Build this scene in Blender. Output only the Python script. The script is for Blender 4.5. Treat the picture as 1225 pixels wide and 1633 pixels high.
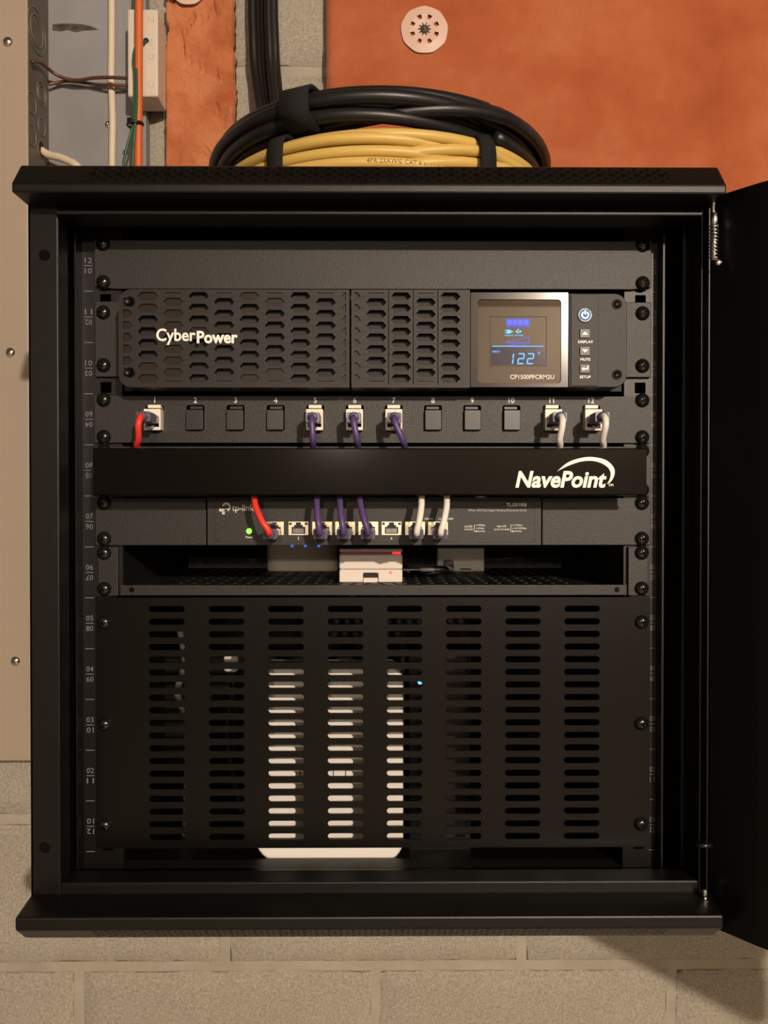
import bpy, math, random
from mathutils import Vector, Matrix, Euler
random.seed(7)
for o in list(bpy.data.objects): bpy.data.objects.remove(o)
S = bpy.context.scene
COL = S.collection
PI = math.pi

# ------------------------------------------------------------------ camera
FPX, CXP, CYP = 1300.0, 612.5, 816.5
EYE = 1.45                                   # eye height above the floor
CAM = Vector((0, -0.71, EYE))
ROT = Euler((math.radians(90 - 0.6), 0, math.radians(-0.4)), 'XYZ')
RM = ROT.to_matrix()
cd = bpy.data.cameras.new('camera'); cam = bpy.data.objects.new('camera', cd); COL.objects.link(cam)
cam.location = CAM; cam.rotation_euler = ROT
cd.sensor_fit = 'VERTICAL'; cd.sensor_height = 24.0; cd.lens = FPX * 24.0 / 1633.0
cd.clip_start = 0.01; cd.clip_end = 50
S.camera = cam

# ------------------------------------------------------------------ world, lamps, exposure
w = bpy.data.worlds.new('world'); S.world = w; w.use_nodes = True
w.node_tree.nodes['Background'].inputs[0].default_value = (1.0, 0.86, 0.70, 1)
w.node_tree.nodes['Background'].inputs[1].default_value = 0.08
def bulb(name, loc, power, radius, colour):
    l = bpy.data.lights.new(name, 'POINT'); l.energy = power; l.shadow_soft_size = radius; l.color = colour
    o = bpy.data.objects.new(name, l); COL.objects.link(o); o.location = loc; return o
bulb('ceiling_bulb', (1.12, -3.40, EYE + 0.98), 520, 0.035, (1.0, 0.83, 0.66))
bulb('ceiling_bulb_far', (-0.20, -3.70, EYE + 0.50), 55, 0.05, (1.0, 0.84, 0.68))
S.view_settings.view_transform = 'Standard'
S.view_settings.look = 'None'
S.view_settings.gamma = 1.0
S.view_settings.use_curve_mapping = False
S.view_settings.exposure = 0.0

# ------------------------------------------------------------------ helpers
def W(px, py, Y):
    d = RM @ Vector(((px - CXP) / FPX, -(py - CYP) / FPX, -1.0))
    return CAM + d * ((Y - CAM.y) / d.y)
def PX(px, Y, py=816.5): return W(px, py, Y).x
def PZ(py, Y, px=612.5): return W(px, py, Y).z
def SC(Y): return FPX / (Y - CAM.y)           # pixels per metre at depth Y

class MB:
    def __init__(s): s.v = []; s.f = []; s.mi = []; s.cur = 0
    def add(s, vs, fs, M=None):
        b = len(s.v)
        for p in vs:
            p = Vector(p); s.v.append(tuple(M @ p) if M else tuple(p))
        for f in fs: s.f.append(tuple(b + i for i in f)); s.mi.append(s.cur)
        return s
    def box(s, x0, x1, y0, y1, z0, z1, M=None):
        return s.add([(x0,y0,z0),(x1,y0,z0),(x1,y1,z0),(x0,y1,z0),(x0,y0,z1),(x1,y0,z1),(x1,y1,z1),(x0,y1,z1)],
              [(0,3,2,1),(4,5,6,7),(0,1,5,4),(1,2,6,5),(2,3,7,6),(3,0,4,7)], M)
    def prism(s, pts, y0, y1, M=None):        # (x,z) outline extruded along y
        n = len(pts)
        vs = [(x, y0, z) for x, z in pts] + [(x, y1, z) for x, z in pts]
        fs = [tuple(range(n)), tuple(reversed(range(n, 2*n)))]
        for i in range(n): j = (i+1) % n; fs.append((j, i, n+i, n+j))
        return s.add(vs, fs, M)
    def prismz(s, pts, z0, z1, M=None):       # (x,y) outline extruded along z
        n = len(pts)
        vs = [(x, y, z0) for x, y in pts] + [(x, y, z1) for x, y in pts]
        fs = [tuple(reversed(range(n))), tuple(range(n, 2*n))]
        for i in range(n): j = (i+1) % n; fs.append((i, j, n+j, n+i))
        return s.add(vs, fs, M)
    def prismx(s, pts, x0, x1, M=None):       # (y,z) outline extruded along x
        n = len(pts)
        vs = [(x0, y, z) for y, z in pts] + [(x1, y, z) for y, z in pts]
        fs = [tuple(range(n)), tuple(reversed(range(n, 2*n)))]
        for i in range(n): j = (i+1) % n; fs.append((j, i, n+i, n+j))
        return s.add(vs, fs, M)
    def lathe(s, prof, n=20, M=None):         # (r,h) profile round local z
        vs = []; fs = []
        for r, h in prof:
            for i in range(n):
                a = 2*PI*i/n; vs.append((r*math.cos(a), r*math.sin(a), h))
        for k in range(len(prof)-1):
            for i in range(n):
                j = (i+1) % n; fs.append((k*n+i, k*n+j, (k+1)*n+j, (k+1)*n+i))
        if prof[0][0] > 1e-7: fs.append(tuple(reversed(range(n))))
        if prof[-1][0] > 1e-7: fs.append(tuple(range((len(prof)-1)*n, len(prof)*n)))
        return s.add(vs, fs, M)
    def tube(s, path, r, n=10, closed=False):
        P = [Vector(p) for p in path]; m = len(P)
        T = []
        for i in range(m):
            a = P[(i-1) % m] if closed or i > 0 else P[i]
            b = P[(i+1) % m] if closed or i < m-1 else P[i]
            T.append((b - a).normalized())
        up = Vector((0,0,1)) if abs(T[0].z) < .9 else Vector((1,0,0))
        N = T[0].cross(up).normalized(); vs = []
        for i in range(m):
            N = (N - T[i]*N.dot(T[i])).normalized(); B = T[i].cross(N)
            rr = r[i] if isinstance(r, (list, tuple)) else r
            for k in range(n):
                a = 2*PI*k/n; vs.append(P[i] + N*math.cos(a)*rr + B*math.sin(a)*rr)
        fs = []
        for i in range(m if closed else m-1):
            i2 = (i+1) % m
            for k in range(n):
                k2 = (k+1) % n; fs.append((i*n+k, i*n+k2, i2*n+k2, i2*n+k))
        if not closed:
            fs.append(tuple(reversed(range(n)))); fs.append(tuple(range((m-1)*n, m*n)))
        return s.add(vs, fs)
    def cell(s, x0, x1, z0, z1, hole, y0, y1, floor=None, centre=None, wall=None):
        """plate cell with a star-shaped hole (pts (x,z), ccw), front y0, back y1; optional floor at y=floor"""
        cx, cz = centre if centre else ((x0+x1)/2, (z0+z1)/2)
        def proj(p):
            dx, dz = p[0]-cx, p[1]-cz
            t = 1e9
            if dx > 1e-12: t = min(t, (x1-cx)/dx)
            if dx < -1e-12: t = min(t, (x0-cx)/dx)
            if dz > 1e-12: t = min(t, (z1-cz)/dz)
            if dz < -1e-12: t = min(t, (z0-cz)/dz)
            return (cx+dx*t, cz+dz*t)
        def side(q):
            e = 1e-9
            if abs(q[0]-x1) < e: return 0
            if abs(q[1]-z1) < e: return 1
            if abs(q[0]-x0) < e: return 2
            return 3
        corner = {(0,1):(x1,z1), (1,2):(x0,z1), (2,3):(x0,z0), (3,0):(x1,z0)}
        n = len(hole); O = [proj(p) for p in hole]
        for y, flip in ((y0, False), (y1, True)):
            if y is None: continue
            for i in range(n):
                j = (i+1) % n
                poly = [hole[i], O[i]]
                a, b = side(O[i]), side(O[j])
                while a != b:
                    nx = (a+1) % 4; poly.append(corner[(a, nx)]); a = nx
                poly += [O[j], hole[j]]
                vs = [(p[0], y, p[1]) for p in poly]
                if flip: vs.reverse()
                s.add(vs, [tuple(range(len(vs)))])
        yb = floor if floor is not None else y1
        keep = s.cur
        if wall is not None: s.cur = wall
        for i in range(n):
            j = (i+1) % n
            s.add([(hole[i][0],y0,hole[i][1]),(hole[j][0],y0,hole[j][1]),(hole[j][0],yb,hole[j][1]),(hole[i][0],yb,hole[i][1])],[(0,1,2,3)])
        s.cur = keep
        if floor is not None:
            s.add([(p[0],floor,p[1]) for p in hole],[tuple(range(n))])
        return s
    def ring(s, outer, inner, y0, y1):
        """flat ring between two outlines of equal point count, with outer and inner walls back to y1"""
        n = len(outer)
        for i in range(n):
            j = (i+1) % n
            s.add([(outer[i][0],y0,outer[i][1]),(outer[j][0],y0,outer[j][1]),(inner[j][0],y0,inner[j][1]),(inner[i][0],y0,inner[i][1])],[(0,1,2,3)])
            s.add([(outer[j][0],y0,outer[j][1]),(outer[i][0],y0,outer[i][1]),(outer[i][0],y1,outer[i][1]),(outer[j][0],y1,outer[j][1])],[(0,1,2,3)])
            s.add([(inner[i][0],y0,inner[i][1]),(inner[j][0],y0,inner[j][1]),(inner[j][0],y1,inner[j][1]),(inner[i][0],y1,inner[i][1])],[(0,1,2,3)])
        return s

ORG = {}
def finish(o, parent, org, bevel, smooth, seg=2, angle=35):
    me = o.data
    if smooth:
        for p in me.polygons: p.use_smooth = True
    if bevel:
        b = o.modifiers.new('bevel', 'BEVEL'); b.width = bevel; b.segments = seg; b.limit_method = 'ANGLE'; b.angle_limit = math.radians(angle)
        b.harden_normals = False
    COL.objects.link(o)
    if parent: o.parent = parent
    else: o.location = org
    ORG[o] = org

def build(mb, name, mats, parent=None, bevel=0, smooth=False, org=None, clean=False, seg=2, angle=35):
    if not isinstance(mats, (list, tuple)): mats = [mats]
    if parent is not None: org = ORG[parent]
    elif org is None:
        xs, ys, zs = zip(*mb.v); org = Vector(((min(xs)+max(xs))/2, (min(ys)+max(ys))/2, min(zs)))
    org = Vector(org)
    me = bpy.data.meshes.new(name)
    me.from_pydata([tuple(Vector(p) - org) for p in mb.v], [], mb.f)
    for m in mats: me.materials.append(m)
    for p, k in zip(me.polygons, mb.mi): p.material_index = k
    if clean:
        import bmesh
        bm = bmesh.new(); bm.from_mesh(me); bmesh.ops.remove_doubles(bm, verts=bm.verts, dist=1e-6)
        bmesh.ops.recalc_face_normals(bm, faces=bm.faces); bm.to_mesh(me); bm.free()
    me.update()
    o = bpy.data.objects.new(name, me)
    finish(o, parent, org, bevel, smooth, seg, angle)
    return o

def thing(name, label, cat, loc, group=None):
    o = bpy.data.objects.new(name, None); COL.objects.link(o); o.empty_display_size = .02
    o.location = loc; ORG[o] = Vector(loc); o['label'] = label; o['category'] = cat
    if group: o['group'] = group
    return o
def tag(o, label, cat, group=None):
    o['label'] = label; o['category'] = cat
    if group: o['group'] = group
    return o
def inst(src, name, parent, pos, rot=None):
    """another object with the same mesh at a world position, as a child"""
    o = bpy.data.objects.new(name, src); COL.objects.link(o); o.parent = parent
    o.location = Vector(pos) - ORG[parent]
    if rot: o.rotation_euler = rot
    ORG[o] = Vector(pos); return o
def mesh_of(mb, name, mats, smooth=False):
    me = bpy.data.meshes.new(name); me.from_pydata(mb.v, [], mb.f)
    for m in (mats if isinstance(mats, list) else [mats]): me.materials.append(m)
    for p, k in zip(me.polygons, mb.mi):
        p.material_index = k; p.use_smooth = smooth
    me.update(); return me

def rr(x0, x1, z0, z1, r, k=5):
    """rounded rectangle, ccw from the right lower corner; r = one radius or (ll, lr, ur, ul)"""
    if not isinstance(r, (tuple, list)): r = (r, r, r, r)
    pts = []
    for (cx, cz, a0, q) in ((x1, z0, -PI/2, r[1]), (x1, z1, 0, r[2]), (x0, z1, PI/2, r[3]), (x0, z0, PI, r[0])):
        sx = -1 if cx == x1 else 1; sz = -1 if cz == z1 else 1
        for i in range(k+1):
            a = a0 + PI/2*i/k
            pts.append((cx + sx*q + q*math.cos(a), cz + sz*q + q*math.sin(a)))
    return pts
def smooth_path(pts, n=8, closed=False):
    P = [Vector(p) for p in pts]; m = len(P); out = []
    for i in range(m if closed else m-1):
        if closed: p0, p1, p2, p3 = P[(i-1) % m], P[i], P[(i+1) % m], P[(i+2) % m]
        else: p0, p1, p2, p3 = P[max(i-1,0)], P[i], P[i+1], P[min(i+2,m-1)]
        for k in range(n):
            t = k/n
            out.append(.5*((2*p1)+(p2-p0)*t+(2*p0-5*p1+4*p2-p3)*t*t+(3*p1-p0-3*p2+p3)*t**3))
    if not closed: out.append(P[-1])
    return out
FRONT = Matrix.Rotation(PI/2, 4, 'X')         # local z -> -y (towards the camera)
def at(x, y, z, M=FRONT): return Matrix.Translation((x, y, z)) @ M

# ------------------------------------------------------------------ materials
def mat(name, col, rough=.5, metal=0., spec=.5, bump=0., bscale=600., var=0., vscale=6., col2=None, emit=None, estr=0., trans=0., alpha=1., coat=0., detail=3, sss=0., ior=1.45):
    m = bpy.data.materials.new(name); m.use_nodes = True
    nt = m.node_tree; p = nt.nodes['Principled BSDF']
    p.inputs['Base Color'].default_value = (*col, 1); p.inputs['Roughness'].default_value = rough
    p.inputs['Metallic'].default_value = metal; p.inputs['Specular IOR Level'].default_value = spec
    p.inputs['Transmission Weight'].default_value = trans; p.inputs['Coat Weight'].default_value = coat
    p.inputs['IOR'].default_value = ior; p.inputs['Alpha'].default_value = alpha
    p.inputs['Coat Roughness'].default_value = .03
    if emit: p.inputs['Emission Color'].default_value = (*emit, 1); p.inputs['Emission Strength'].default_value = estr
    tc = nt.nodes.new('ShaderNodeTexCoord')
    if var or col2:
        n = nt.nodes.new('ShaderNodeTexNoise'); n.inputs['Scale'].default_value = vscale; n.inputs['Detail'].default_value = 6; n.inputs['Roughness'].default_value = .6
        nt.links.new(tc.outputs['Object'], n.inputs['Vector'])
        r = nt.nodes.new('ShaderNodeValToRGB'); r.color_ramp.elements[0].position = .32; r.color_ramp.elements[1].position = .68
        c2 = col2 if col2 else tuple(min(1, c*(1+var)) for c in col); c1 = col if col2 else tuple(c*(1-var) for c in col)
        r.color_ramp.elements[0].color = (*c1, 1); r.color_ramp.elements[1].color = (*c2, 1)
        nt.links.new(n.outputs['Fac'], r.inputs['Fac']); nt.links.new(r.outputs['Color'], p.inputs['Base Color'])
    if bump:
        n = nt.nodes.new('ShaderNodeTexNoise'); n.inputs['Scale'].default_value = bscale; n.inputs['Detail'].default_value = detail
        nt.links.new(tc.outputs['Object'], n.inputs['Vector'])
        b = nt.nodes.new('ShaderNodeBump'); b.inputs['Strength'].default_value = 1; b.inputs['Distance'].default_value = bump
        nt.links.new(n.outputs['Fac'], b.inputs['Height']); nt.links.new(b.outputs['Normal'], p.inputs['Normal'])
    return m
M_black = mat('black_powder_coat', (.0042,.0035,.0030), .36, spec=.42, bump=.00012, bscale=2200)
M_panel = mat('black_textured_panel', (.0060,.0051,.0043), .48, spec=.62, bump=.00024, bscale=1300)
M_vent = mat('black_smooth_panel', (.0030,.0024,.0018), .30, spec=.3, bump=.00008, bscale=900)
M_inner = mat('black_cabinet_inside', (.0022,.0021,.002), .5, spec=.3)
M_door = mat('black_door_paint', (.0014,.0013,.0012), .35, spec=.25)
M_bez = mat('dark_grey_abs', (.013,.0115,.010), .48, spec=.4, bump=.00016, bscale=1400)
M_bezfl = mat('brown_black_pocket', (.022,.0145,.011), .36, spec=.25)
M_cav = mat('black_cavity', (.004,.004,.004), .6)
M_groove = mat('groove_black', (.006,.006,.006), .6)
M_gloss = mat('gloss_black_plastic', (.004,.0036,.003), .10, spec=.28, coat=0.)
M_lcdframe = mat('gloss_frame', (.007,.0065,.006), .16, spec=.5)
M_glass = mat('smoked_display_glass', (.006,.005,.004), .05, spec=.5, coat=.2)
M_lcdglass = mat('bronze_display_glass', (.012,.009,.006), .02, spec=1.0, coat=1.0)
M_screw = mat('black_screw', (.008,.008,.008), .18, metal=0, spec=.8)
M_recess = mat('screw_recess', (.002,.002,.002), .3, spec=.15)
M_steel = mat('bright_zinc', (.78,.77,.72), .22, metal=1)
M_white_ink = mat('white_ink', (.80,.78,.74), .5)
M_grey_ink = mat('grey_ink', (.42,.41,.38), .5)
M_dimink = mat('dim_rail_ink', (.17,.17,.165), .6)
M_logo = mat('white_raised_logo', (.86,.83,.79), .35)
M_key = mat('cream_keystone', (.80,.74,.63), .4)
M_keyb = mat('black_keystone', (.018,.018,.018), .35)
M_red = mat('red_jacket', (.75,.045,.030), .4)
M_purple = mat('purple_jacket', (.085,.050,.17), .4)
M_white = mat('white_jacket', (.78,.75,.70), .4)
M_clear = mat('smoky_clear_plug', (.30,.29,.40), .12, trans=.65, ior=1.45)
M_boot = mat('grey_violet_boot', (.13,.12,.19), .25, trans=.25)
M_portmetal = mat('port_metal', (.72,.64,.50), .32, metal=1)
M_gold = mat('gold_contacts', (.35,.34,.32), .4, metal=.8)
M_ledy = mat('amber_led', (.9,.6,.1), .4, emit=(1,.62,.12), estr=1.6)
M_ledg = mat('green_led', (.1,.8,.05), .4, emit=(.16,1,.05), estr=3.0)
M_ledb = mat('blue_led', (.1,.3,1), .4, emit=(.06,.22,1), estr=4.0)
M_ledb2 = mat('dim_blue_led', (.1,.3,1), .4, emit=(.08,.2,.9), estr=.8)
M_ledr = mat('red_led', (1,.2,.2), .4, emit=(1,.05,.06), estr=2.6)
M_ledr2 = mat('red_led_dim', (1,.05,.05), .4, emit=(1,.02,.03), estr=1.4)
M_blue = mat('lcd_blue', (.02,.06,.5), .5, emit=(.035,.075,1.0), estr=.85)
M_cyan = mat('lcd_cyan', (.05,.4,.8), .5, emit=(.05,.42,.9), estr=.8)
M_digit = mat('lcd_digit', (.05,.3,.9), .5, emit=(.07,.34,1.0), estr=1.0)
M_lcdbg = mat('lcd_lower_field', (.006,.008,.03), .08, spec=.8, emit=(.004,.006,.03), estr=.5)
M_pwr = mat('power_glow', (.6,.7,.9), .4, emit=(.72,.86,1.0), estr=2.2)
M_pwrbg = mat('power_button_lens', (.05,.07,.11), .7, spec=.05, emit=(.20,.30,.50), estr=.45)
M_btn = mat('black_button', (.012,.012,.012), .4)
M_shelfbox = mat('taupe_plastic', (.82,.74,.62), .42)
M_pi = mat('white_case', (.78,.70,.64), .4)
M_pi2 = mat('case_red_inside', (.25,.01,.012), .4)
M_adapt = mat('white_gloss_adapter', (.80,.78,.71), .22)
M_blackcable = mat('black_jacket', (.011,.011,.012), .38, bump=.00008, bscale=700)
M_velcro = mat('black_hook_loop', (.006,.006,.006), .9, bump=.0006, bscale=500)
M_yellow = mat('yellow_jacket', (.60,.41,.11), .42, bump=.00005, bscale=300)
M_print = mat('brown_print', (.12,.08,.03), .6)
M_router = mat('white_router', (.80,.77,.73), .35)
M_modem = mat('black_modem', (.007,.007,.007), .3)
M_plug = mat('grey_white_plug', (.55,.53,.50), .35)
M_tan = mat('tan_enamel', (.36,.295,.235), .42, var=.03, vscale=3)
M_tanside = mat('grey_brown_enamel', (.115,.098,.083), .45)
M_knock = mat('knockout_rim', (.17,.145,.125), .4)
M_ply = mat('grey_painted_plywood', (.235,.235,.245), .6, var=.10, vscale=9, bump=.0006, bscale=25)
M_dark = mat('dark_split', (.07,.06,.05), .9, var=.5, vscale=120)
M_creamcable = mat('cream_jacket', (.66,.56,.43), .45)
M_box = mat('ivory_box', (.62,.56,.47), .45)
M_boxmark = mat('ivory_mark', (.48,.43,.36), .5)
M_orange = mat('orange_conduit', (.62,.135,.035), .4)
M_green = mat('green_wire', (.018,.10,.045), .4)
M_copper = mat('brown_copper', (.16,.075,.045), .38, metal=.6)
M_fibre_w = mat('white_washer', (.66,.46,.38), .45)
M_nail = mat('dull_nail', (.10,.09,.08), .5, metal=.5)
M_adaptgrey = mat('dark_connector', (.10,.095,.09), .4)

def insulation_mat(name, c1, c2, c3, scale, bumpd, bsc, stretch=(1,1,1)):
    m = bpy.data.materials.new(name); m.use_nodes = True; nt = m.node_tree; p = nt.nodes['Principled BSDF']
    p.inputs['Roughness'].default_value = .95; p.inputs['Specular IOR Level'].default_value = .1
    p.inputs['Sheen Weight'].default_value = .25; p.inputs['Sheen Tint'].default_value = (1,.6,.4,1)
    tc = nt.nodes.new('ShaderNodeTexCoord'); mp = nt.nodes.new('ShaderNodeMapping'); mp.inputs['Scale'].default_value = stretch
    nt.links.new(tc.outputs['Object'], mp.inputs['Vector'])
    n = nt.nodes.new('ShaderNodeTexNoise'); n.inputs['Scale'].default_value = scale; n.inputs['Detail'].default_value = 9; n.inputs['Roughness'].default_value = .62; n.inputs['Distortion'].default_value = .15
    nt.links.new(mp.outputs[0], n.inputs['Vector'])
    r = nt.nodes.new('ShaderNodeValToRGB'); e = r.color_ramp.elements
    e[0].position = .30; e[0].color = (*c1, 1); e[1].position = .72; e[1].color = (*c3, 1)
    x = e.new(.5); x.color = (*c2, 1)
    nt.links.new(n.outputs['Fac'], r.inputs['Fac']); nt.links.new(r.outputs['Color'], p.inputs['Base Color'])
    n2 = nt.nodes.new('ShaderNodeTexNoise'); n2.inputs['Scale'].default_value = bsc; n2.inputs['Detail'].default_value = 8; n2.inputs['Distortion'].default_value = 1.2
    nt.links.new(mp.outputs[0], n2.inputs['Vector'])
    b = nt.nodes.new('ShaderNodeBump'); b.inputs['Distance'].default_value = bumpd
    nt.links.new(n2.outputs['Fac'], b.inputs['Height']); nt.links.new(b.outputs['Normal'], p.inputs['Normal'])
    return m
M_insul = insulation_mat('orange_mineral_board', (.33,.082,.030), (.405,.112,.046), (.48,.165,.080), 7, .0010, 90, (1,1,1.15))
M_strip = insulation_mat('orange_mineral_strip', (.38,.105,.040), (.50,.175,.080), (.58,.24,.12), 16, .004, 55)

def block_mat(name, c1, c2):
    m = bpy.data.materials.new(name); m.use_nodes = True; nt = m.node_tree; p = nt.nodes['Principled BSDF']
    p.inputs['Roughness'].default_value = .95; p.inputs['Specular IOR Level'].default_value = .15
    tc = nt.nodes.new('ShaderNodeTexCoord')
    def noise(sc, det, rough=.6):
        n = nt.nodes.new('ShaderNodeTexNoise'); n.inputs['Scale'].default_value = sc; n.inputs['Detail'].default_value = det; n.inputs['Roughness'].default_value = rough
        nt.links.new(tc.outputs['Object'], n.inputs['Vector']); return n
    big = noise(7, 5); fine = noise(300, 6, .8)
    mx = nt.nodes.new('ShaderNodeMix'); mx.data_type = 'RGBA'
    mx.inputs[6].default_value = (*c1, 1); mx.inputs[7].default_value = (*c2, 1); nt.links.new(big.outputs['Fac'], mx.inputs[0])
    r = nt.nodes.new('ShaderNodeValToRGB'); r.color_ramp.elements[0].position = .36; r.color_ramp.elements[1].position = .62
    r.color_ramp.elements[0].color = (.55,.55,.55,1); r.color_ramp.elements[1].color = (1.12,1.12,1.12,1)
    nt.links.new(fine.outputs['Fac'], r.inputs['Fac'])
    mu = nt.nodes.new('ShaderNodeMix'); mu.data_type = 'RGBA'; mu.blend_type = 'MULTIPLY'; mu.inputs[0].default_value = .85
    nt.links.new(mx.outputs[2], mu.inputs[6]); nt.links.new(r.outputs['Color'], mu.inputs[7]); nt.links.new(mu.outputs[2], p.inputs['Base Color'])
    b = nt.nodes.new('ShaderNodeBump'); b.inputs['Distance'].default_value = .0022
    nt.links.new(fine.outputs['Fac'], b.inputs['Height']); nt.links.new(b.outputs['Normal'], p.inputs['Normal'])
    return m
M_block = block_mat('concrete_block', (.44,.40,.325), (.58,.54,.45))
M_mortar = mat('mortar', (.36,.325,.265), .95, var=.12, vscale=14, bump=.0006, bscale=160)
M_conc = mat('plain_concrete', (.13,.115,.095), .9, var=.15, vscale=2)
M_paint = mat('brown_stained_wall', (.10,.08,.06), .8, var=.1, vscale=2)
M_floor = mat('pale_concrete_floor', (.32,.295,.255), .8, var=.12, vscale=3)
M_ceil = mat('joist_wood', (.12,.08,.05), .8, var=.25, vscale=4)

# ------------------------------------------------------------------ lettering
def text_mesh(s, bold=0., shear=0., extrude=0., res=3, spacing=1.):
    c = bpy.data.curves.new('lettering', 'FONT'); c.body = s; c.size = 1; c.offset = bold; c.shear = shear
    c.extrude = 0; c.resolution_u = res; c.space_character = spacing; c.fill_mode = 'FRONT'
    o = bpy.data.objects.new('lettering', c)
    me = bpy.data.meshes.new_from_object(o)
    vs = [v.co.copy() for v in me.vertices]; fs = [tuple(p.vertices) for p in me.polygons]
    bpy.data.objects.remove(o); bpy.data.curves.remove(c); bpy.data.meshes.remove(me)
    return vs, fs
def lettering(s, x0, x1, z0, z1, y, m, parent, bold=0., shear=0., thick=0., rot=0, name='lettering', align=None, res=3):
    """fit the text's own bounding box into x0..x1, z0..z1 on the plane y; align keeps its proportions"""
    vs, fs = text_mesh(s, bold, shear, res=res)
    ax = min(v.x for v in vs); bx = max(v.x for v in vs); az = min(v.y for v in vs); bz = max(v.y for v in vs)
    kz = (z1-z0)/(bz-az); kx = (x1-x0)/(bx-ax)
    if align: kx = kz; wd = (bx-ax)*kx; x0 = {'c': (x0+x1)/2-wd/2, 'l': x0, 'r': x1-wd}[align]; x1 = x0+wd
    mb = MB(); cx, cz = (x0+x1)/2, (z0+z1)/2; out = []
    for v in vs:
        x = x0+(v.x-ax)*kx; z = z0+(v.y-az)*kz
        if rot: x, z = 2*cx-x, 2*cz-z
        out.append((x, y, z))
    mb.add(out, fs)
    if thick:
        n = len(out); mb.add([(p[0], y+thick, p[2]) for p in out], [])
        cnt = {}
        for f in fs:
            for a, b in zip(f, f[1:]+f[:1]): cnt[(a,b)] = 1
        for (a, b) in cnt:
            if (b, a) not in cnt: mb.f.append((b, a, a+n, b+n)); mb.mi.append(0)
    return build(mb, name, m, parent)
def pxtext(s, a, t, b, u, Y, m, parent, **k):
    """text whose box is given as left, top, right, bottom in photograph pixels on the plane Y"""
    return lettering(s, PX(a, Y), PX(b, Y), PZ(u, Y), PZ(t, Y), Y, m, parent, **k)

# ================================================================== ROOM
YR, YF, YC, YW = 0.0, -0.05, -0.08, 0.394
def struct(o): o['kind'] = 'structure'; return o
wall = build(MB().box(-2.5, 2.5, YW+.008, YW+.2, 0, 2.62), 'wall_back', M_mortar, org=(0, YW, 0)); struct(wall)
struct(build(MB().box(-2.5, 2.5, -4.2, YW+.2, -.1, 0), 'floor', M_floor))
struct(build(MB().box(-2.5, 2.5, -4.2, YW+.2, 2.62, 2.72), 'ceiling', M_ceil))
struct(build(MB().box(-2.5, 2.5, -4.3, -4.2, 0, 2.62), 'wall_front', M_paint))
struct(build(MB().box(-2.6, -2.5, -4.2, YW+.2, 0, 2.62), 'wall_left', M_conc))
struct(build(MB().box(2.5, 2.6, -4.2, YW+.2, 0, 2.62), 'wall_right', M_conc))
# concrete blocks laid in running bond
BW, BH, JT = .4064, .2032, .014
def block_mesh(seed, bw):
    rnd = random.Random(seed); mb = MB(); nx, nz = 26, 14
    w_, h_ = bw-JT, BH-JT
    grid = []
    for j in range(nz+1):
        for i in range(nx+1):
            x = -w_/2+w_*i/nx; z = -h_/2+h_*j/nz
            e = min(i, nx-i, j, nz-j); y = 0
            if e == 0:
                y = .006+rnd.random()*.003
                x += rnd.uniform(-.0016,.0016); z += rnd.uniform(-.0016,.0016)
            else: y = rnd.uniform(0,.0008) + (.0012*rnd.random() if e == 1 else 0)
            grid.append((x, y, z))
    fs = [(j*(nx+1)+i, j*(nx+1)+i+1, (j+1)*(nx+1)+i+1, (j+1)*(nx+1)+i) for j in range(nz) for i in range(nx)]
    mb.add(grid, fs)
    mb.box(-w_/2, w_/2, .008, .03, -h_/2, h_/2)
    return mesh_of(mb, 'concrete_block', M_block, True)
bms = [block_mesh(s, BW) for s in range(4)]
zj = PZ(1545, YW); xj = PX(120, YW)
for r in range(-4, 9):
    z = zj - BH/2 + r*BH
    off = xj + (0 if r % 2 == 0 else PX(356, YW) - xj)
    for c in range(-3, 4):
        x = off + BW/2 + c*BW
        if abs(x) > 1.25 or z+BH/2 > 2.60: continue
        inst(random.choice(bms), 'concrete_block', wall, (x, YW, z))

# ================================================================== CABINET
xl, xr = PX(47, YF), PX(1132, YF)
ztop_front, ztop_back = PZ(293, YC), PZ(265, -.064)
zledge_t = PZ(308, YC)
zledge_b = PZ(1462, YC); zbot_front = PZ(1482, YC); zbot_back = PZ(1494, -.062)
YB_ = .364
cab = thing('wall_cabinet', 'black steel wall-mounted equipment cabinet with its door swung open', 'cabinet', ((xl+xr)/2, .15, zbot_back))
# caps
capt = build(MB().prismx([(YC, zledge_t), (YC, ztop_front), (-.064, ztop_back), (YB_, ztop_back), (YB_, ztop_back-.012), (-.05, zledge_t)], xl, xr), 'top_cap', M_black, cab, bevel=.0015)
capb = build(MB().prismx([(YC, zbot_front), (YC, zledge_b), (YF, zledge_b+.004), (YB_, zledge_b-.022), (YB_, zbot_back), (-.062, zbot_back)], xl, xr), 'bottom_cap', M_black, cab, bevel=.0015)
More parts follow.
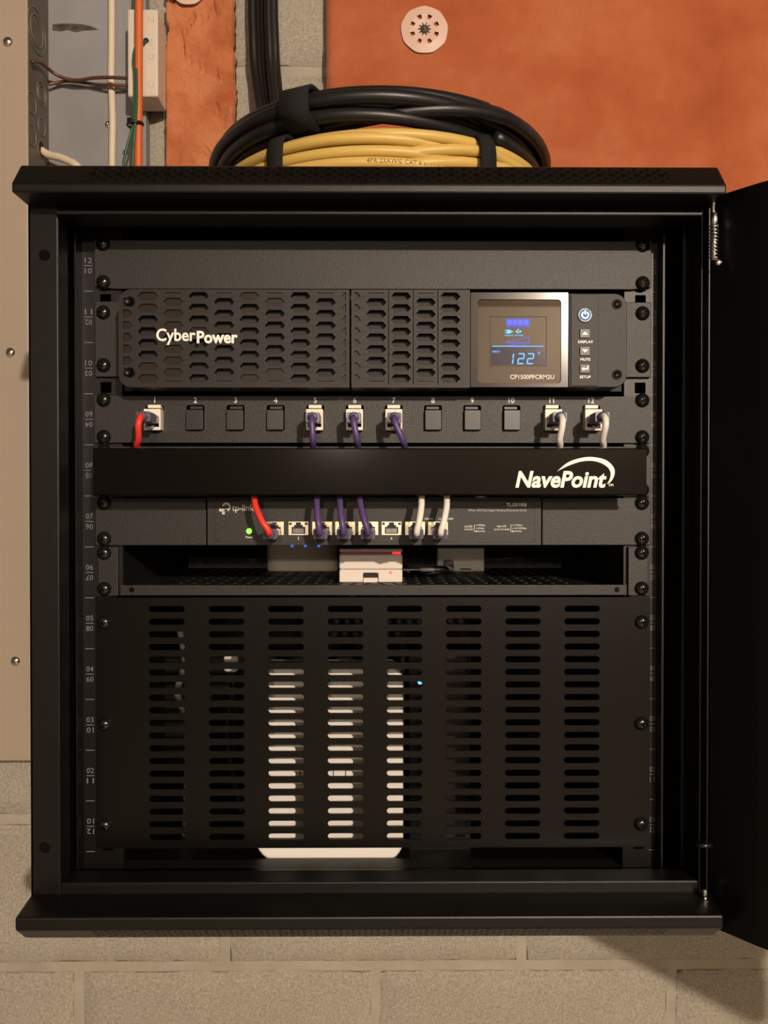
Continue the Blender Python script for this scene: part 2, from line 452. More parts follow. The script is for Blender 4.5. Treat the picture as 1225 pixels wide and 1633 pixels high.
# perforations on the two sloping cap edges: rows of small punched holes
def perfs(zf, yf, zb, yb, name, cap, up):
    mb = MB(); d = Vector((0, yb-yf, zb-zf)); L = d.length; d.normalize()
    nrm = Vector((0, -abs(d.z), abs(d.y) if up else -abs(d.y)))
    x0, x1 = PX(145, YC), PX(1058, YC); n = 46; pit = (x1-x0)/n
    for i in range(n+1):
        for k, (dx, t) in enumerate(((0,.18),(.0,.5),(0,.82),(.5,.34),(.5,.66))):
            x = x0+(i+dx)*pit; c = Vector((x, yf, zf))+d*L*t+nrm*.0002
            r = .0025 if k in (1,) else .0017
            mb.cur = 0
            ring = []
            for q in range(8):
                a = 2*PI*q/8; ring.append(c+Vector((1,0,0))*math.cos(a)*r+d*math.sin(a)*r)
            mb.add(ring, [tuple(range(8)) if not up else tuple(reversed(range(8)))])
            mb.cur = 1; mb.lathe([(.0005,0),(.0004,.0003),(0,.0005)], 6, Matrix.Translation(c-d*r*.95)@FRONT)  # tiny glossy bead added at each hole edge to give a glint
    o = build(mb, name, [M_recess, M_screw], cap); o['kind'] = 'stuff'
    return o
perfs(ztop_front, YC, ztop_back, -.064, 'perforation', capt, True)
perfs(zbot_front, YC, zbot_back, -.062, 'perforation', capb, False)
# shell
zs0, zs1 = zledge_b, zledge_t
build(MB().box(xl, xl+.0015, YF, YB_, zbot_back+.003, ztop_back-.006), 'side_panel', M_black, cab)
build(MB().box(xr-.0015, xr, YF, YB_, zbot_back+.003, ztop_back-.006), 'side_panel', M_black, cab)
build(MB().box(xl, xr, YB_-.0015, YB_, zbot_back+.003, ztop_back-.006), 'rear_panel', M_inner, cab)
# front frame: posts, head and sill with folded returns
xfl, xfr = PX(93.5, YF), PX(1087, YF)
def post(x0, x1, inner, name='frame_post'):
    mb = MB().box(x0, x1, YF, YF+.0016, zs0+.002, zs1+.002)
    xi = x1 if inner > 0 else x0
    mb.box(xi-.0014 if inner > 0 else xi, xi if inner > 0 else xi+.0014, YF+.0016, YF+.022, zs0+.002, zs1+.002)
    return build(mb, name, M_black, cab, bevel=.0006)
post_l = post(xl, xfl, 1)
xq = PX(1117, YF); yq = -.016
build(MB().box(xq, xr-.0015, -.030, -.0284, zs0+.002, zs1+.002).box(xq, xq+.0012, YF, yq, zs0+.002, zs1+.002).box(PX(1087, yq), xq, yq-.0014, yq, zs0+.002, zs1+.002).box(PX(1087, yq), PX(1087, yq)+.0014, yq, yq+.03, zs0+.002, zs1+.002), 'frame_post', M_black, cab, bevel=.0005)
zh = PZ(346, YF); zsill = PZ(1408, YF)
yh = -.055; zh0, zh1 = PZ(343, yh), PZ(335.5, yh)
build(MB().box(xfl+.0003, xq-.0003, yh, YF+.024, zh0, zh1), 'frame_head', M_black, cab, bevel=.0012)
build(MB().box(xfl+.0003, xq-.0003, YF+.004, YF+.006, zh1, zs1+.002), 'head_plate', M_black, cab)
build(MB().box(xfl+.0003, xq-.0003, YF+.001, YF+.0026, zledge_b, zsill).box(xfl+.0003, xq-.0003, YF+.0026, YF+.024, zsill-.0016, zsill), 'frame_sill', M_black, cab, bevel=.0006)
hole = mesh_of(MB().lathe([(0,.0004),(.0042,.0004),(.0046,.0)], 18), 'post_hole', M_recess)
for py in (407, 1352):
    p = W(71, py, YF); inst(hole, 'post_hole', post_l, (p.x, YF, p.z), (PI/2,0,0))
# mounting rails with square holes, 12 units
UH = .04445
ZT = PZ(384, YR)
def ztop(u): return ZT - (12-u)*UH            # top of unit u (12 at the top)
XC = PX(596, YR)
def rail(side):
    mb = MB(); xe = XC + side*(.4826/2+.0005); h = .00475
    xs = XC + side*.2330                      # centre of the screw line
    a, b = sorted((XC+side*.219, XC+side*(.2535 if side < 0 else .2478)))
    for u in range(12, 0, -1):
        z1 = ztop(u)
        for k, dz in enumerate((.00635, .02222, .03810)):
            zc = z1-dz; zt = (z1 if k == 0 else z1-(.014285 if k == 1 else .03016)); zb = (z1-.014285 if k == 0 else (z1-.03016 if k == 1 else z1-UH))
            mb.cell(a, b, zb, zt, rr(xs-h, xs+h, zc-h, zc+h, .0006, 1), .0022, .0042, centre=(xs, zc))
    mb.box(a, b, .0022, .0042, ztop(12), ztop(12)+.016); mb.box(a, b, .0022, .0042, ztop(1)-UH-.022, ztop(1)-UH)
    xo = a if side < 0 else b
    mb.box(xo-.0015 if side < 0 else xo, xo if side < 0 else xo+.0015, -.012, .06, ztop(1)-UH-.022, ztop(12)+.016)
    o = build(mb, 'mounting_rail', M_black, cab)
    for u in range(12, 0, -1):
        zc = ztop(u) - .0214; xn = XC + side*(.2478 if side < 0 else .2445)
        wd = .0062 if side < 0 else .0040; hh = .0046
        lettering('%02d' % u, xn-wd/2, xn+wd/2, zc+.0022, zc+.0022+hh, .0020, M_dimink, o, name='unit_number', res=2)
        lettering('%02d' % (13-u), xn-wd/2, xn+wd/2, zc-.0022-hh, zc-.0022, .0020, M_dimink, o, rot=1, name='unit_number', res=2)
        mk = MB().add([(xn-wd*.55,.0020,zc-.0003),(xn+wd*.55,.0020,zc-.0003),(xn+wd*.55,.0020,zc+.0003),(xn-wd*.55,.0020,zc+.0003)],[(0,1,2,3)])
        build(mk, 'unit_mark', M_dimink, o)
        zz = zc - .0222; mk = MB()
        mk.add([(xn-wd*.65,.0020,zz-.0003),(xn+wd*.6,.0020,zz-.0003),(xn+wd*.6,.0020,zz+.0003),(xn-wd*.65,.0020,zz+.0003)],[(0,1,2,3)])
        build(mk, 'unit_mark', M_dimink, o)
    return o
rail_l = rail(-1); rail_r = rail(1)
build(MB().box(XC-.257, XC+.257, .002, .022, PZ(1400, .002), PZ(1385, .002)), 'rail_crossbar', M_panel, cab, bevel=.0008)
build(MB().box(XC-.257, XC+.257, .012, .03, ZT+.017, ZT+.028), 'rail_crossbar', M_inner, cab, bevel=.0008)
# door, swung right round on its hinge line
A = Vector((xr-.0004, YF-.0012)); B = Vector((PX(1211, -.083), -.083)); Cc = Vector((B.x+.50*.7071, B.y-.50*.7071))
zd0, zd1 = PZ(1512, -.083), PZ(288.5, -.083)
def off(p, q, d):
    t = (q-p).normalized(); return Vector((-t.y, t.x))*d
n1, n2 = off(A, B, .012), off(B, Cc, .018)
prof = [(A.x,A.y),(B.x,B.y),(Cc.x,Cc.y),(Cc.x+n2.x,Cc.y+n2.y),(B.x+n2.x+.004,B.y+n2.y),(A.x+.012,A.y+.010),(A.x,A.y+.006)]
mb = MB(); n = len(prof)
door = build(MB().prismz(prof, zd0, zd1), 'door', M_door, cab, bevel=.0008)
tx = (Cc-B).normalized(); nn = Vector((tx.y, -tx.x))      # towards the camera
def dpt(s, z, d): q = B+tx*s+nn*d; return (q.x, q.y, z)
fr = MB(); s0, s1, za, zb = .012, .44, zd0+.022, zd1-.022
oo = rr(s0, s1, za, zb, .03, 6); ii = rr(s0+.010, s1-.010, za+.010, zb-.010, .022, 6)
nq = len(oo)
for i in range(nq):
    j = (i+1) % nq
    fr.add([dpt(*oo[i],.0004), dpt(*oo[j],.0004), dpt(*oo[j],.003), dpt(*oo[i],.003)], [(0,1,2,3)])
    fr.add([dpt(*oo[i],.003), dpt(*oo[j],.003), dpt(*ii[j],.003), dpt(*ii[i],.003)], [(0,1,2,3)])
    fr.add([dpt(*ii[i],.003), dpt(*ii[j],.003), dpt(*ii[j],.0004), dpt(*ii[i],.0004)], [(0,1,2,3)])
build(fr, 'pane_gasket', M_door, door)
gl = MB().add([dpt(*p, .0008) for p in ii], [tuple(range(nq))])
build(gl, 'glass_pane', M_glass, door)
# spring hinge pins
hx, hy = PX(1137, -.062), -.062
hz = lambda py: PZ(py, hy)
mb = MB()
mb.lathe([(.0013,hz(338)),(.0013,hz(314)),(.0010,hz(312))], 10, Matrix.Translation((hx-.0005,hy,0)))
mb.lathe([(.0026,hz(356)),(.0029,hz(355)),(.0029,hz(340)),(.0022,hz(338))], 14, Matrix.Translation((hx,hy,0)))
mb.lathe([(.0020,hz(414)),(.0020,hz(356))], 12, Matrix.Translation((hx,hy,0)))
turns = 10; path = []
for i in range(turns*14+1):
    t = i/(turns*14); a = 2*PI*turns*t
    path.append((hx+.0033*math.cos(a), hy+.0033*math.sin(a), hz(357)+(hz(412)-hz(357))*t))
mb.tube(path, .0005, 5)
mb.lathe([(0,.001),(.0018,.001),(.0027,0),(.0027,-.002)], 14, at(PX(1145,-.066), -.066, PZ(417,-.066)))
mb.tube([(hx,hy,hz(412)),(PX(1145,-.064),-.064,PZ(417,-.064))], .0012, 8)
build(mb, 'spring_hinge', M_steel, cab, smooth=True)
hx, hy = PX(1127, -.060), -.060
mb = MB()
mb.lathe([(.0016,hz(1432)),(.0022,hz(1428)),(.0024,hz(1423)),(.0014,hz(1420)),(0,hz(1420))], 12, Matrix.Translation((hx-.0005,hy,0)))
mb.lathe([(.0030,hz(1443)),(.0030,hz(1437)),(.0014,hz(1435)),(.0014,hz(1431))], 6, Matrix.Translation((hx,hy,0)))
mb.lathe([(.0024,hz(1456)),(.0032,hz(1452)),(.0032,hz(1447)),(.0022,hz(1444)),(.0014,hz(1443))], 10, Matrix.Translation((hx,hy,0)))
build(mb, 'hinge_bolt', M_steel, cab)
build(MB().tube([(hx-.005,-.0545,PZ(1350,-.0545)),(hx+.001,-.0575,PZ(1350,-.0575)),(hx+.007,-.0555,PZ(1350,-.0555))], .0022, 8), 'hinge_clip', M_screw, cab, smooth=True)

# rack screws: a domed pan head with a cross recess on a washer
mb = MB()
mb.lathe([(.0062,0),(.0062,.0008),(.0056,.0010),(.0055,.0022),(.0046,.0036),(.0030,.0045),(.0012,.0049),(0,.0049)], 20)
mb.cur = 1
for a in (.4, .4+PI/2):
    M = Matrix.Rotation(a, 4, 'Z'); mb.box(-.0024,.0024,-.0005,.0005,.0036,.00492, M)
me_screw = mesh_of(mb, 'screw', [M_screw, M_recess], True)
XSL, XSR = XC-.2335, XC+.2335
def screws(parent, pys, y=-.002):
    k = 0
    for py in pys:
        for x in (XSL, XSR):
            k += 1; inst(me_screw, 'screw', parent, (x, y, PZ(py, y)), (PI/2, random.uniform(-.6,.6)*0, 0)).rotation_euler[1] = 0
PW = .4826/2
# ------------------------------------------------------------------ blank panel, unit 12
bp = thing('blank_panel', 'plain black blanking panel at the very top of the rack', 'panel', (XC, 0, ztop(12)-UH))
z0, z1 = PZ(461, -.002), ztop(12)-.0003
build(MB().prism([(XC-PW,z0+.002),(XC-PW+.017,z0),(XC-PW+.017,z0-.0),(XC+PW-.017,z0),(XC+PW,z0+.002),(XC+PW,z1),(XC-PW,z1)], -.002, .0018), 'panel_plate', M_panel, bp, bevel=.0005)
screws(bp, (390, 451))

# ------------------------------------------------------------------ UPS, units 11-10
YU = -.030
ups = thing('rack_ups', 'rack-mount battery backup unit with honeycomb grille and lit blue display', 'power supply', (XC, .1, ztop(10)-UH+.002))
u = lambda px: PX(px, YU)
v = lambda py: PZ(py, YU)
for sgn in (-1, 1):
    a, b = sorted((XC+sgn*PW, XC+sgn*(PW-.026)))
    build(MB().box(a, b, -.002, .0018, PZ(602,0), PZ(482,0)), 'mounting_ear', M_panel, ups, bevel=.0006)
build(MB().box(XC-.216, XC+.216, .0, .30, ztop(10)-UH+.003, ztop(11)-.003), 'chassis', M_cav, ups)
def hexpts(cx, cz, hw, hh, fl): return [(cx+hw,cz),(cx+fl,cz+hh),(cx-fl,cz+hh),(cx-hw,cz),(cx-fl,cz-hh),(cx+fl,cz-hh)]
RP = 18.7; HY0 = 472.8
def grille(name, cols, xa, xb, shallow, outer_r, xo0, xo1, top=462, bot=618):
    """cols: list of (pixel centre, parity, first partial, last partial)"""
    mb = MB(); gr = MB()
    s = 1/SC(YU)
    hw, hh, fl = 16.2*s, 6.6*s, 10.4*s
    zt, zb = v(HY0-RP/2), v(HY0+7*RP+RP/2)
    for ci, (cx, par, part) in enumerate(cols):
        x0 = max(cx-20.25, xa); x1 = min(cx+20.25, xb)
        X0, X1 = u(x0), u(x1)
        ks = range(8) if par == 0 else range(7)
        if par:
            for (a, b) in ((HY0-RP/2, HY0), (HY0+7*RP, HY0+7*RP+RP/2)):
                zc = (v(a)+v(b))/2
                if part == 0:
                    mb.cur = 0; mb.cell(X0, X1, v(b), v(a), [(u(cx+13),zc),(u(cx+12),zc+.0006),(u(cx-12),zc+.0006),(u(cx-13),zc),(u(cx-12),zc-.0006),(u(cx+12),zc-.0006)], YU, None, floor=YU+.0012)
                else: mb.add([(X0,YU,v(b)),(X1,YU,v(b)),(X1,YU,v(a)),(X0,YU,v(a))],[(0,1,2,3)])
        for k in ks:
            yc = HY0 + k*RP + (RP/2 if par else 0); zc = v(yc); Z0, Z1 = v(yc+RP/2), v(yc-RP/2)
            if part == 0: h = hexpts(u(cx), zc, hw, hh, fl); ce = (u(cx), zc)
            elif part > 0: h = [(X1-.0007, zc-hh),(X1-.0007, zc+hh),(u(cx-10), zc+hh),(u(cx-15.5), zc),(u(cx-10), zc-hh)]; ce = ((h[0][0]+h[3][0])/2, zc)
            else: h = [(u(cx+15.5), zc),(u(cx+10), zc+hh),(X0+.0004, zc+hh),(X0+.0004, zc-hh),(u(cx+10), zc-hh)]; ce = ((h[0][0]+h[2][0])/2, zc)
            sh = shallow(ci, k, par, part)
            mb.cur = 0; mb.cell(X0, X1, Z0, Z1, h, YU, None, floor=None if False else (YU+.0022 if sh else YU+.007), centre=ce, wall=2)
            mb.mi[-1] = 1 if sh else 2
            # moulded groove from this pocket's tip towards the next one in the row
            if part <= 0:
                a = u(cx+15.5); b = min(u(cx+81-15.5), u(xb-1))
                if b > a+.001: gr.box(a, b, YU-.00006, YU+.0002, zc-.0004, zc+.0004)
    o = rr(u(xo0), u(xo1), v(bot), v(top), outer_r, 6)
    n = len(o); X0, X1 = u(xa), u(xb); inn = []
    for c in ((X1,zb),(X1,zt),(X0,zt),(X0,zb)): inn += [c]*7
    mb.cur = 0; mb.ring(o, inn, YU, -.002)
    g = build(mb, name, [M_bez, M_bezfl, M_cav], ups, clean=False)
    q = build(gr, 'grille_groove', M_groove, g); q['kind'] = 'stuff'
    return g
def sh_left(ci, k, par, part):
    if part: return True
    t = {1: (0,1,6,7), 2: (0,1,2,4,5,6), 3: (3,), 5: (0,7), 6: (0,6)}
    return k in t.get(ci, ())
cols = [(196.6,1,-1)] + [(237+40.4*i, i % 2, 0) for i in range(8)] + [(237+40.4*8, 0, 1)]
R_ = 20/SC(YU)
g1 = grille('front_grille', cols, 197, 553.5, sh_left, (R_, .0006, .0006, R_), 190, 557.5)
cols = [(560,0,-1)] + [(600.3+39.2*i, (i+1) % 2, 0) for i in range(4)]
g2 = grille('front_grille', cols, 565, 737.2, lambda ci,k,par,part: part != 0, .0006, 560.5, 749.5)
lettering('Cyber', u(250.5), u(313), v(551), v(524.8), YU-.0012, M_logo, ups, bold=.018, thick=.0014, name='raised_logo')
lettering('Power', u(315), u(380), v(548.5), v(528.5), YU-.0012, M_logo, ups, bold=.030, thick=.0014, name='raised_logo')
# display bezel
mb = MB(); k = 6
o_ = rr(u(750.5), u(905.5), v(617), v(466), .0008, k); i_ = rr(u(761.5), u(894.5), v(611), v(477), .003, k)
mb.ring(o_, i_, YU, -.002)
bz = build(mb, 'display_bezel', M_lcdframe, ups)
YG = YU+.0012
gp = build(MB().prism(rr(u(762), u(894), v(610.5), v(477.5), .003, k), YG, YG+.004), 'display_glass', M_lcdglass, ups)
d = lambda a, t, b, q, Y: (PX(a,Y), PX(b,Y), PZ(q,Y), PZ(t,Y))
YI = YG-.0003
def quad(mb, a, t, b, q, Y=None, th=.0001):
    Y = YI if Y is None else Y
    x0, x1, z0, z1 = d(a, t, b, q, Y); mb.box(x0, x1, Y, Y+th, z0, z1)
mb = MB()
for (a,t,b,q) in ((781,504,871.5,505),(781,582.5,871.5,583.5),(781,504,782,583.5),(870.5,504,871.5,583.5)): quad(mb, a,t,b,q)
build(mb, 'window_frame', M_bez, gp)
mb = MB(); quad(mb, 783, 553, 869.5, 581.5, YG-.0001, .00005); build(mb, 'lower_field', M_lcdbg, gp)
mb = MB()
for i in range(4): quad(mb, 808.2+8.8*i, 509.8, 816+8.8*i, 517.5)
for (a,t,b,q) in ((807,508.3,844,509.1),(807,518.4,844,519.2),(807,508.3,807.8,519.2),(843.2,508.3,844,519.2)): quad(mb, a,t,b,q)
build(mb, 'battery_gauge', M_blue, gp)
pxtext('BATTERY CAPACITY', 808, 519.8, 843, 522.2, YI, M_blue, gp, bold=.006)
mb = MB(); quad(mb, 808,525.5,814,531.5); quad(mb, 814,527,815.5,530); quad(mb, 815.5,528,818.5,529); quad(mb, 804.8,526.3,808,527.3); quad(mb, 804.8,529.6,808,530.6)
build(mb, 'plug_icon', M_cyan, gp)
mb = MB()
for (cx, cy, r0, an) in ((824.6,529,2.6,.7),(829.6,529,2.6,-.7),(826.6,525.8,1.9,0)):
    c = W(cx, cy, YI); r_ = r0/SC(YI)
    mb.prism([(c.x+r_*.55*math.cos(t)*math.cos(an)-r_*math.sin(t)*math.sin(an), c.z+r_*.55*math.cos(t)*math.sin(an)+r_*math.sin(t)*math.cos(an)) for t in [2*PI*i/10 for i in range(10)]], YI, YI+.0001)
build(mb, 'leaf_icon', M_cyan, gp)
pxtext('ONLINE', 804.5, 533.2, 818, 535.8, YI, M_cyan, gp, bold=.006)
pxtext('SAVING', 820.6, 533.2, 834, 535.8, YI, M_cyan, gp, bold=.006)
mb = MB()
P_ = [W(*p, YI) for p in ((807,545.3),(844,537.2),(844,547),(807,547))]
Q_ = [W(*p, YI) for p in ((808.2,545.7),(843,538.4),(843,546.1),(808.2,546.1))]
for i in range(4):
    j = (i+1) % 4; mb.add([P_[i],P_[j],Q_[j],Q_[i]],[(0,3,2,1)])
build(mb, 'load_wedge', M_blue, gp)
pxtext('CURRENT LOAD', 812, 547.9, 839, 550.3, YI, M_blue, gp, bold=.006)
mb = MB(); quad(mb, 785,551.4,866,552.6); build(mb, 'divider_line', M_digit, gp)
pxtext('INPUT', 785, 559, 797, 562.2, YI, M_digit, gp, bold=.006)
pxtext('V', 857, 561, 861, 565, YI, M_digit, gp, bold=.03)
mb = MB()
def seg7(x, w_, on, top=562.8, bot=580.6):
    mid = (top+bot)/2; t = 1.9
    R7 = {'a':(x+.6,top,x+w_-.6,top+t),'g':(x+.9,mid-t/2,x+w_-.9,mid+t/2),'d':(x+.6,bot-t,x+w_-.6,bot),
          'f':(x,top+.8,x+t,mid-.7),'b':(x+w_-t,top+.8,x+w_,mid-.7),'e':(x,mid+.7,x+t,bot-.8),'c':(x+w_-t,mid+.7,x+w_,bot-.8)}
    for s_ in on:
        a,t_,b,q = R7[s_]; x0,x1,z0,z1 = d(a,t_,b,q,YI)
        sh = .10; zb = PZ(bot, YI)
        mb.prism([(x0+(z0-zb)*sh,z0),(x1+(z0-zb)*sh,z0),(x1+(z1-zb)*sh,z1),(x0+(z1-zb)*sh,z1)], YI, YI+.0001)
seg7(807.5, 10.5, 'bc'); seg7(824.5, 10.5, 'abged'); seg7(839.5, 10.5, 'abged')
build(mb, 'voltage_digits', M_digit, gp)
pxtext('CP1500PFCRM2U', 813.5, 597.3, 883.5, 604.3, YI, M_white_ink, gp, bold=.010)
# button strip and rounded end
build(MB().prism(rr(u(907), u(999.5), v(617), v(467), (.0006, R_, R_, .0006), k), YU+.0006, -.002), 'end_bezel', M_bez, ups, bevel=.0005)
strip = build(MB().prism(rr(u(910), u(953.5), v(615), v(469), .0006, 2), YU-.0004, YU+.001), 'button_strip', M_bez, ups, bevel=.0003)
YS = YU-.0004
c = W(933, 502.5, YS); r_ = 12.2/SC(YS)
pb = build(MB().lathe([(r_,0),(r_,.0008),(r_*.86,.0009),(r_*.82,.0004),(0,.0004)], 28, at(c.x, YS, c.z)), 'power_button', [M_screw], strip, smooth=False)
build(MB().lathe([(r_*.80,.0004),(r_*.80,.0006),(0,.0006)], 28, at(c.x, YS, c.z)), 'button_lens', M_pwrbg, pb)
mb = MB(); arc = []
for i in range(21):
    a = PI/2 + .6 + (2*PI-1.2)*i/20; arc.append((c.x+r_*.42*math.cos(a), YS-.0009, c.z+r_*.42*math.sin(a)))
mb.tube(arc, .00055, 6); mb.tube([(c.x,YS-.0009,c.z+r_*.08),(c.x,YS-.0009,c.z+r_*.60)], .00055, 6)
build(mb, 'power_symbol', M_pwr, pb)
for py, kind, label, (a,t,b,q) in ((532,'up','DISPLAY',(921.5,542.6,945.5,546.8)),(560,'down','MUTE',(925.3,570.7,941,574.8)),(588,'enter','SETUP',(924.3,598.6,941.7,602.9))):
    c = W(932.6, py, YS); h = 8.2/SC(YS)
    b_ = build(MB().prism(rr(c.x-h, c.x+h, c.z-h*.88, c.z+h*.88, .0008, 3), YS-.0012, YS), 'push_button', M_btn, strip, bevel=.0003)
    Yb = YS-.0014; mb = MB(); g = h*.62
    if kind == 'up': mb.prism([(c.x-g,c.z-g*.45),(c.x+g,c.z-g*.45),(c.x,c.z+g*.5)], Yb, Yb+.0001)
    elif kind == 'down': mb.prism([(c.x-g,c.z+g*.45),(c.x,c.z-g*.5),(c.x+g,c.z+g*.45)], Yb, Yb+.0001)
    else:
        mb.prism([(c.x-g*1.15,c.z-g*.1),(c.x-g*.3,c.z-g*.75),(c.x-g*.3,c.z+g*.5)], Yb, Yb+.0001)
        mb.box(c.x-g*.35, c.x+g*1.05, Yb, Yb+.0001, c.z-g*.35, c.z+g*.1); mb.box(c.x+g*.65, c.x+g*1.05, Yb, Yb+.0001, c.z+g*.1, c.z+g*.8)
    build(mb, 'button_symbol', M_logo, b_)
    pxtext(label, a, t, b, q, YS-.0002, M_logo, strip, bold=.010)
mb = MB(); mb.lathe([(.0042,.0),(.0042,.0006),(.0036,.0008),(.0028,.0002),(0,.0001)], 18)
me_bs = mesh_of(mb, 'bezel_screw', M_recess, True)
for px, py in ((207.5,481),(207.5,594),(984.5,485),(984.5,597.5)):
    p = W(px, py, YU); inst(me_bs, 'bezel_screw', ups, (p.x, YU-.0001 if px < 500 else YU+.0005, p.z), (PI/2,0,0))
screws(ups, (499, 583))

# ------------------------------------------------------------------ patch panel, unit 9
pp = thing('keystone_patch_panel', 'black twelve-port patch panel numbered 1 to 12 in white', 'patch panel', (XC, 0, ztop(9)-UH))
z0, z1 = PZ(706, -.002), PZ(632, -.002)
ports = [247.5, 312, 376, 440, 503, 566, 628, 690.5, 753, 815.5, 879.5, 942.5]
zk0, zk1 = PZ(687, -.002), PZ(646, -.002)
mb = MB(); xs = [PX(p, -.002) for p in ports]
ed = [XC-PW] + [(a+b)/2 for a, b in zip(xs, xs[1:])] + [XC+PW]
for i, x in enumerate(xs):
    hwk = .0078
    mb.cell(ed[i], ed[i+1], z0, z1, rr(x-hwk, x+hwk, zk0, zk1, .0016, 2), -.002, .0016, centre=(x, (zk0+zk1)/2))
mb.box(XC-PW, XC-PW+.0001, -.002, .0016, z0, z1); mb.box(XC+PW-.0001, XC+PW, -.002, .0016, z0, z1)
mb.add([(XC-PW,-.002,z1),(XC+PW,-.002,z1),(XC+PW,.02,z1),(XC-PW,.02,z1)],[(0,1,2,3)])
mb.add([(XC-PW,-.002,z0),(XC+PW,-.002,z0),(XC+PW,.0016,z0),(XC-PW,.0016,z0)],[(3,2,1,0)])
build(mb, 'panel_plate', M_panel, pp)
build(MB().box(XC-.215, XC+.215, .025, .030, z0-.004, z1), 'rear_shroud', M_cav, pp)
zc = (zk0+zk1)/2
wk = [1,5,6,7,11,12]
for i, x in enumerate(xs):
    nlab = str(i+1); wdt = .0098
    hgt = .0047
    zt_ = PZ(634.2, -.0021)
    lettering(nlab, x-wdt/2, x+wdt/2, zt_-hgt, zt_, -.0022, M_white_ink, pp, bold=.012, name='port_number', align='c')
    if i+1 in wk:
        jb = MB()
        hk = .0072
        outer = rr(x-hk, x+hk, zk0-.0002, zk1-.0045, .0005, 1); inner = rr(x-.0058, x+.0058, zk0+.0025, zk0+.0115, .0003, 1)
        jb.ring(outer, inner, -.0105, .018)
        jb.box(x-.0055, x+.0055, -.004, .016, zk1-.0028, zk1-.0002)
        jk = build(jb, 'keystone_jack', M_key, pp)
        build(MB().box(x-.0058, x+.0058, .004, .006, zk0+.0025, zk0+.0115), 'jack_inside', M_cav, jk)
    else:
        jb = MB().prism(rr(x-.0072, x+.0072, zk0+.0003, zk1-.0045, .001, 2), -.0065, .015)
        kb = build(jb, 'blank_insert', M_keyb, pp, bevel=.0005)
        build(MB().box(x-.0055, x+.0055, .002, .014, zk1-.003, zk1-.0006), 'latch', M_keyb, kb)
screws(pp, (638, 697))

# ------------------------------------------------------------------ cable manager, unit 8
YM = -.045
cmn = thing('cable_manager', 'horizontal cable manager with a glossy black snap-on cover', 'cable manager', (XC, 0, ztop(8)-UH))
build(MB().box(XC-PW, XC+PW, -.002, .0016, ztop(8)-UH+.0006, ztop(8)-.0006), 'back_plate', M_panel, cmn, bevel=.0005)
cx0, cx1 = PX(148.5, YM), PX(1031, YM); cz0, cz1 = PZ(790, YM), PZ(714.5, YM)
cov = build(MB().prismx([(YM,cz0+.001),(YM,cz1-.001),(YM+.001,cz1),(YM+.006,cz1),(YM+.006,cz1-.0018),(YM+.002,cz1-.002),(YM+.002,cz0+.002),(YM+.006,cz0+.0018),(YM+.006,cz0),(YM+.001,cz0)], cx0, cx1), 'cover', M_gloss, cmn)
xin = [PX(p, -.03) for p in (220, 498, 570, 645, 893, 962)]; xout = [PX(p, -.03) for p in (405, 505, 541, 573, 673, 714)]
fm = mesh_of(MB().box(-.0035,.0035,-.0325,0,-.0009,.0009).box(-.0035,.0035,-.036,-.0325,-.0009,.0030), 'finger', M_panel)
fmb = mesh_of(MB().box(-.0035,.0035,-.0325,0,-.0009,.0009).box(-.0035,.0035,-.036,-.0325,-.0030,.0009), 'finger', M_panel)
for zz, bl, ms in ((cz1-.0055, xin, fmb), (cz0+.0055, xout, fm)):
    for i in range(28):
        x = cx0+.012+(cx1-cx0-.024)*i/27
        if min(abs(x-q) for q in bl) < .0085: continue
        inst(ms, 'finger', cmn, (x, -.0022, zz))
vL = YM-.0003
lettering('NavePoint', PX(822,vL), PX(967.5,vL), PZ(778,vL), PZ(751,vL), vL, M_logo, cov, bold=.032, shear=.22, name='printed_logo')
sw = [(787,362),(830,326),(880,308),(930,303),(985,315),(1018,345),(1021,375),(1008,402),(990,413),(1003,390),(1004,362),(985,338),(945,321),(895,320),(840,336)]
mb = MB(); q = [W(580+a/2.552, 610+b/2.552, vL) for a, b in sw]
L_ = [0,1,2,3,4,5,6,7,8]; I_ = [0,14,13,12,11,10,9,9,8]
so = smooth_path([q[i] for i in L_], 4); si = smooth_path([q[i] for i in I_[:7]]+[q[8]], 4)
m_ = len(so)-1
def samp(P, t): f = t*(len(P)-1); i = min(int(f), len(P)-2); return P[i].lerp(P[i+1], f-i)
for i in range(36):
    a, b = i/36, (i+1)/36
    mb.add([samp(so,a), samp(so,b), samp(si,b), samp(si,a)], [(3,2,1,0)])
build(mb, 'logo_swoosh', M_logo, cov)
pxtext('TM', 970, 771.5, 978, 775.5, vL, M_logo, cov, bold=.02)
screws(cmn, (719, 781))

# ------------------------------------------------------------------ network switch, unit 7
YS2 = -.006
nsw = thing('network_switch', 'dark grey eight-port network switch held by wide rack ears', 'switch', (XC, .08, ztop(7)-UH))
a = lambda px: PX(px, YS2)
b = lambda py: PZ(py, YS2)
zz0, zz1 = b(869), b(794)
for x0, x1 in ((XC-PW, a(327)), (a(866.5), XC+PW)):
    build(MB().box(x0, x1, -.002, .0016, PZ(869.5,-.002), PZ(794,-.002)), 'rack_ear', M_panel, nsw, bevel=.0005)
build(MB().box(a(331), a(863), YS2+.002, .20, zz0+.0005, zz1), 'housing', M_panel, nsw, bevel=.0006)
pts = [437, 476, 514, 550.5, 587.5, 624.5, 662, 698.5]
xp = [a(p) for p in pts]; zp0, zp1 = b(853.5), b(831.5); hwp = .0088
e0, e1 = a(418), a(718)
mb = MB(); ed = [e0] + [(p+q_)/2 for p, q_ in zip(xp, xp[1:])] + [e1]
for i, x in enumerate(xp):
    mb.cell(ed[i], ed[i+1], zz0, zz1, rr(x-hwp, x+hwp, zp0, zp1, .0003, 1), YS2, YS2+.002, floor=YS2+.0015, centre=(x, (zp0+zp1)/2))
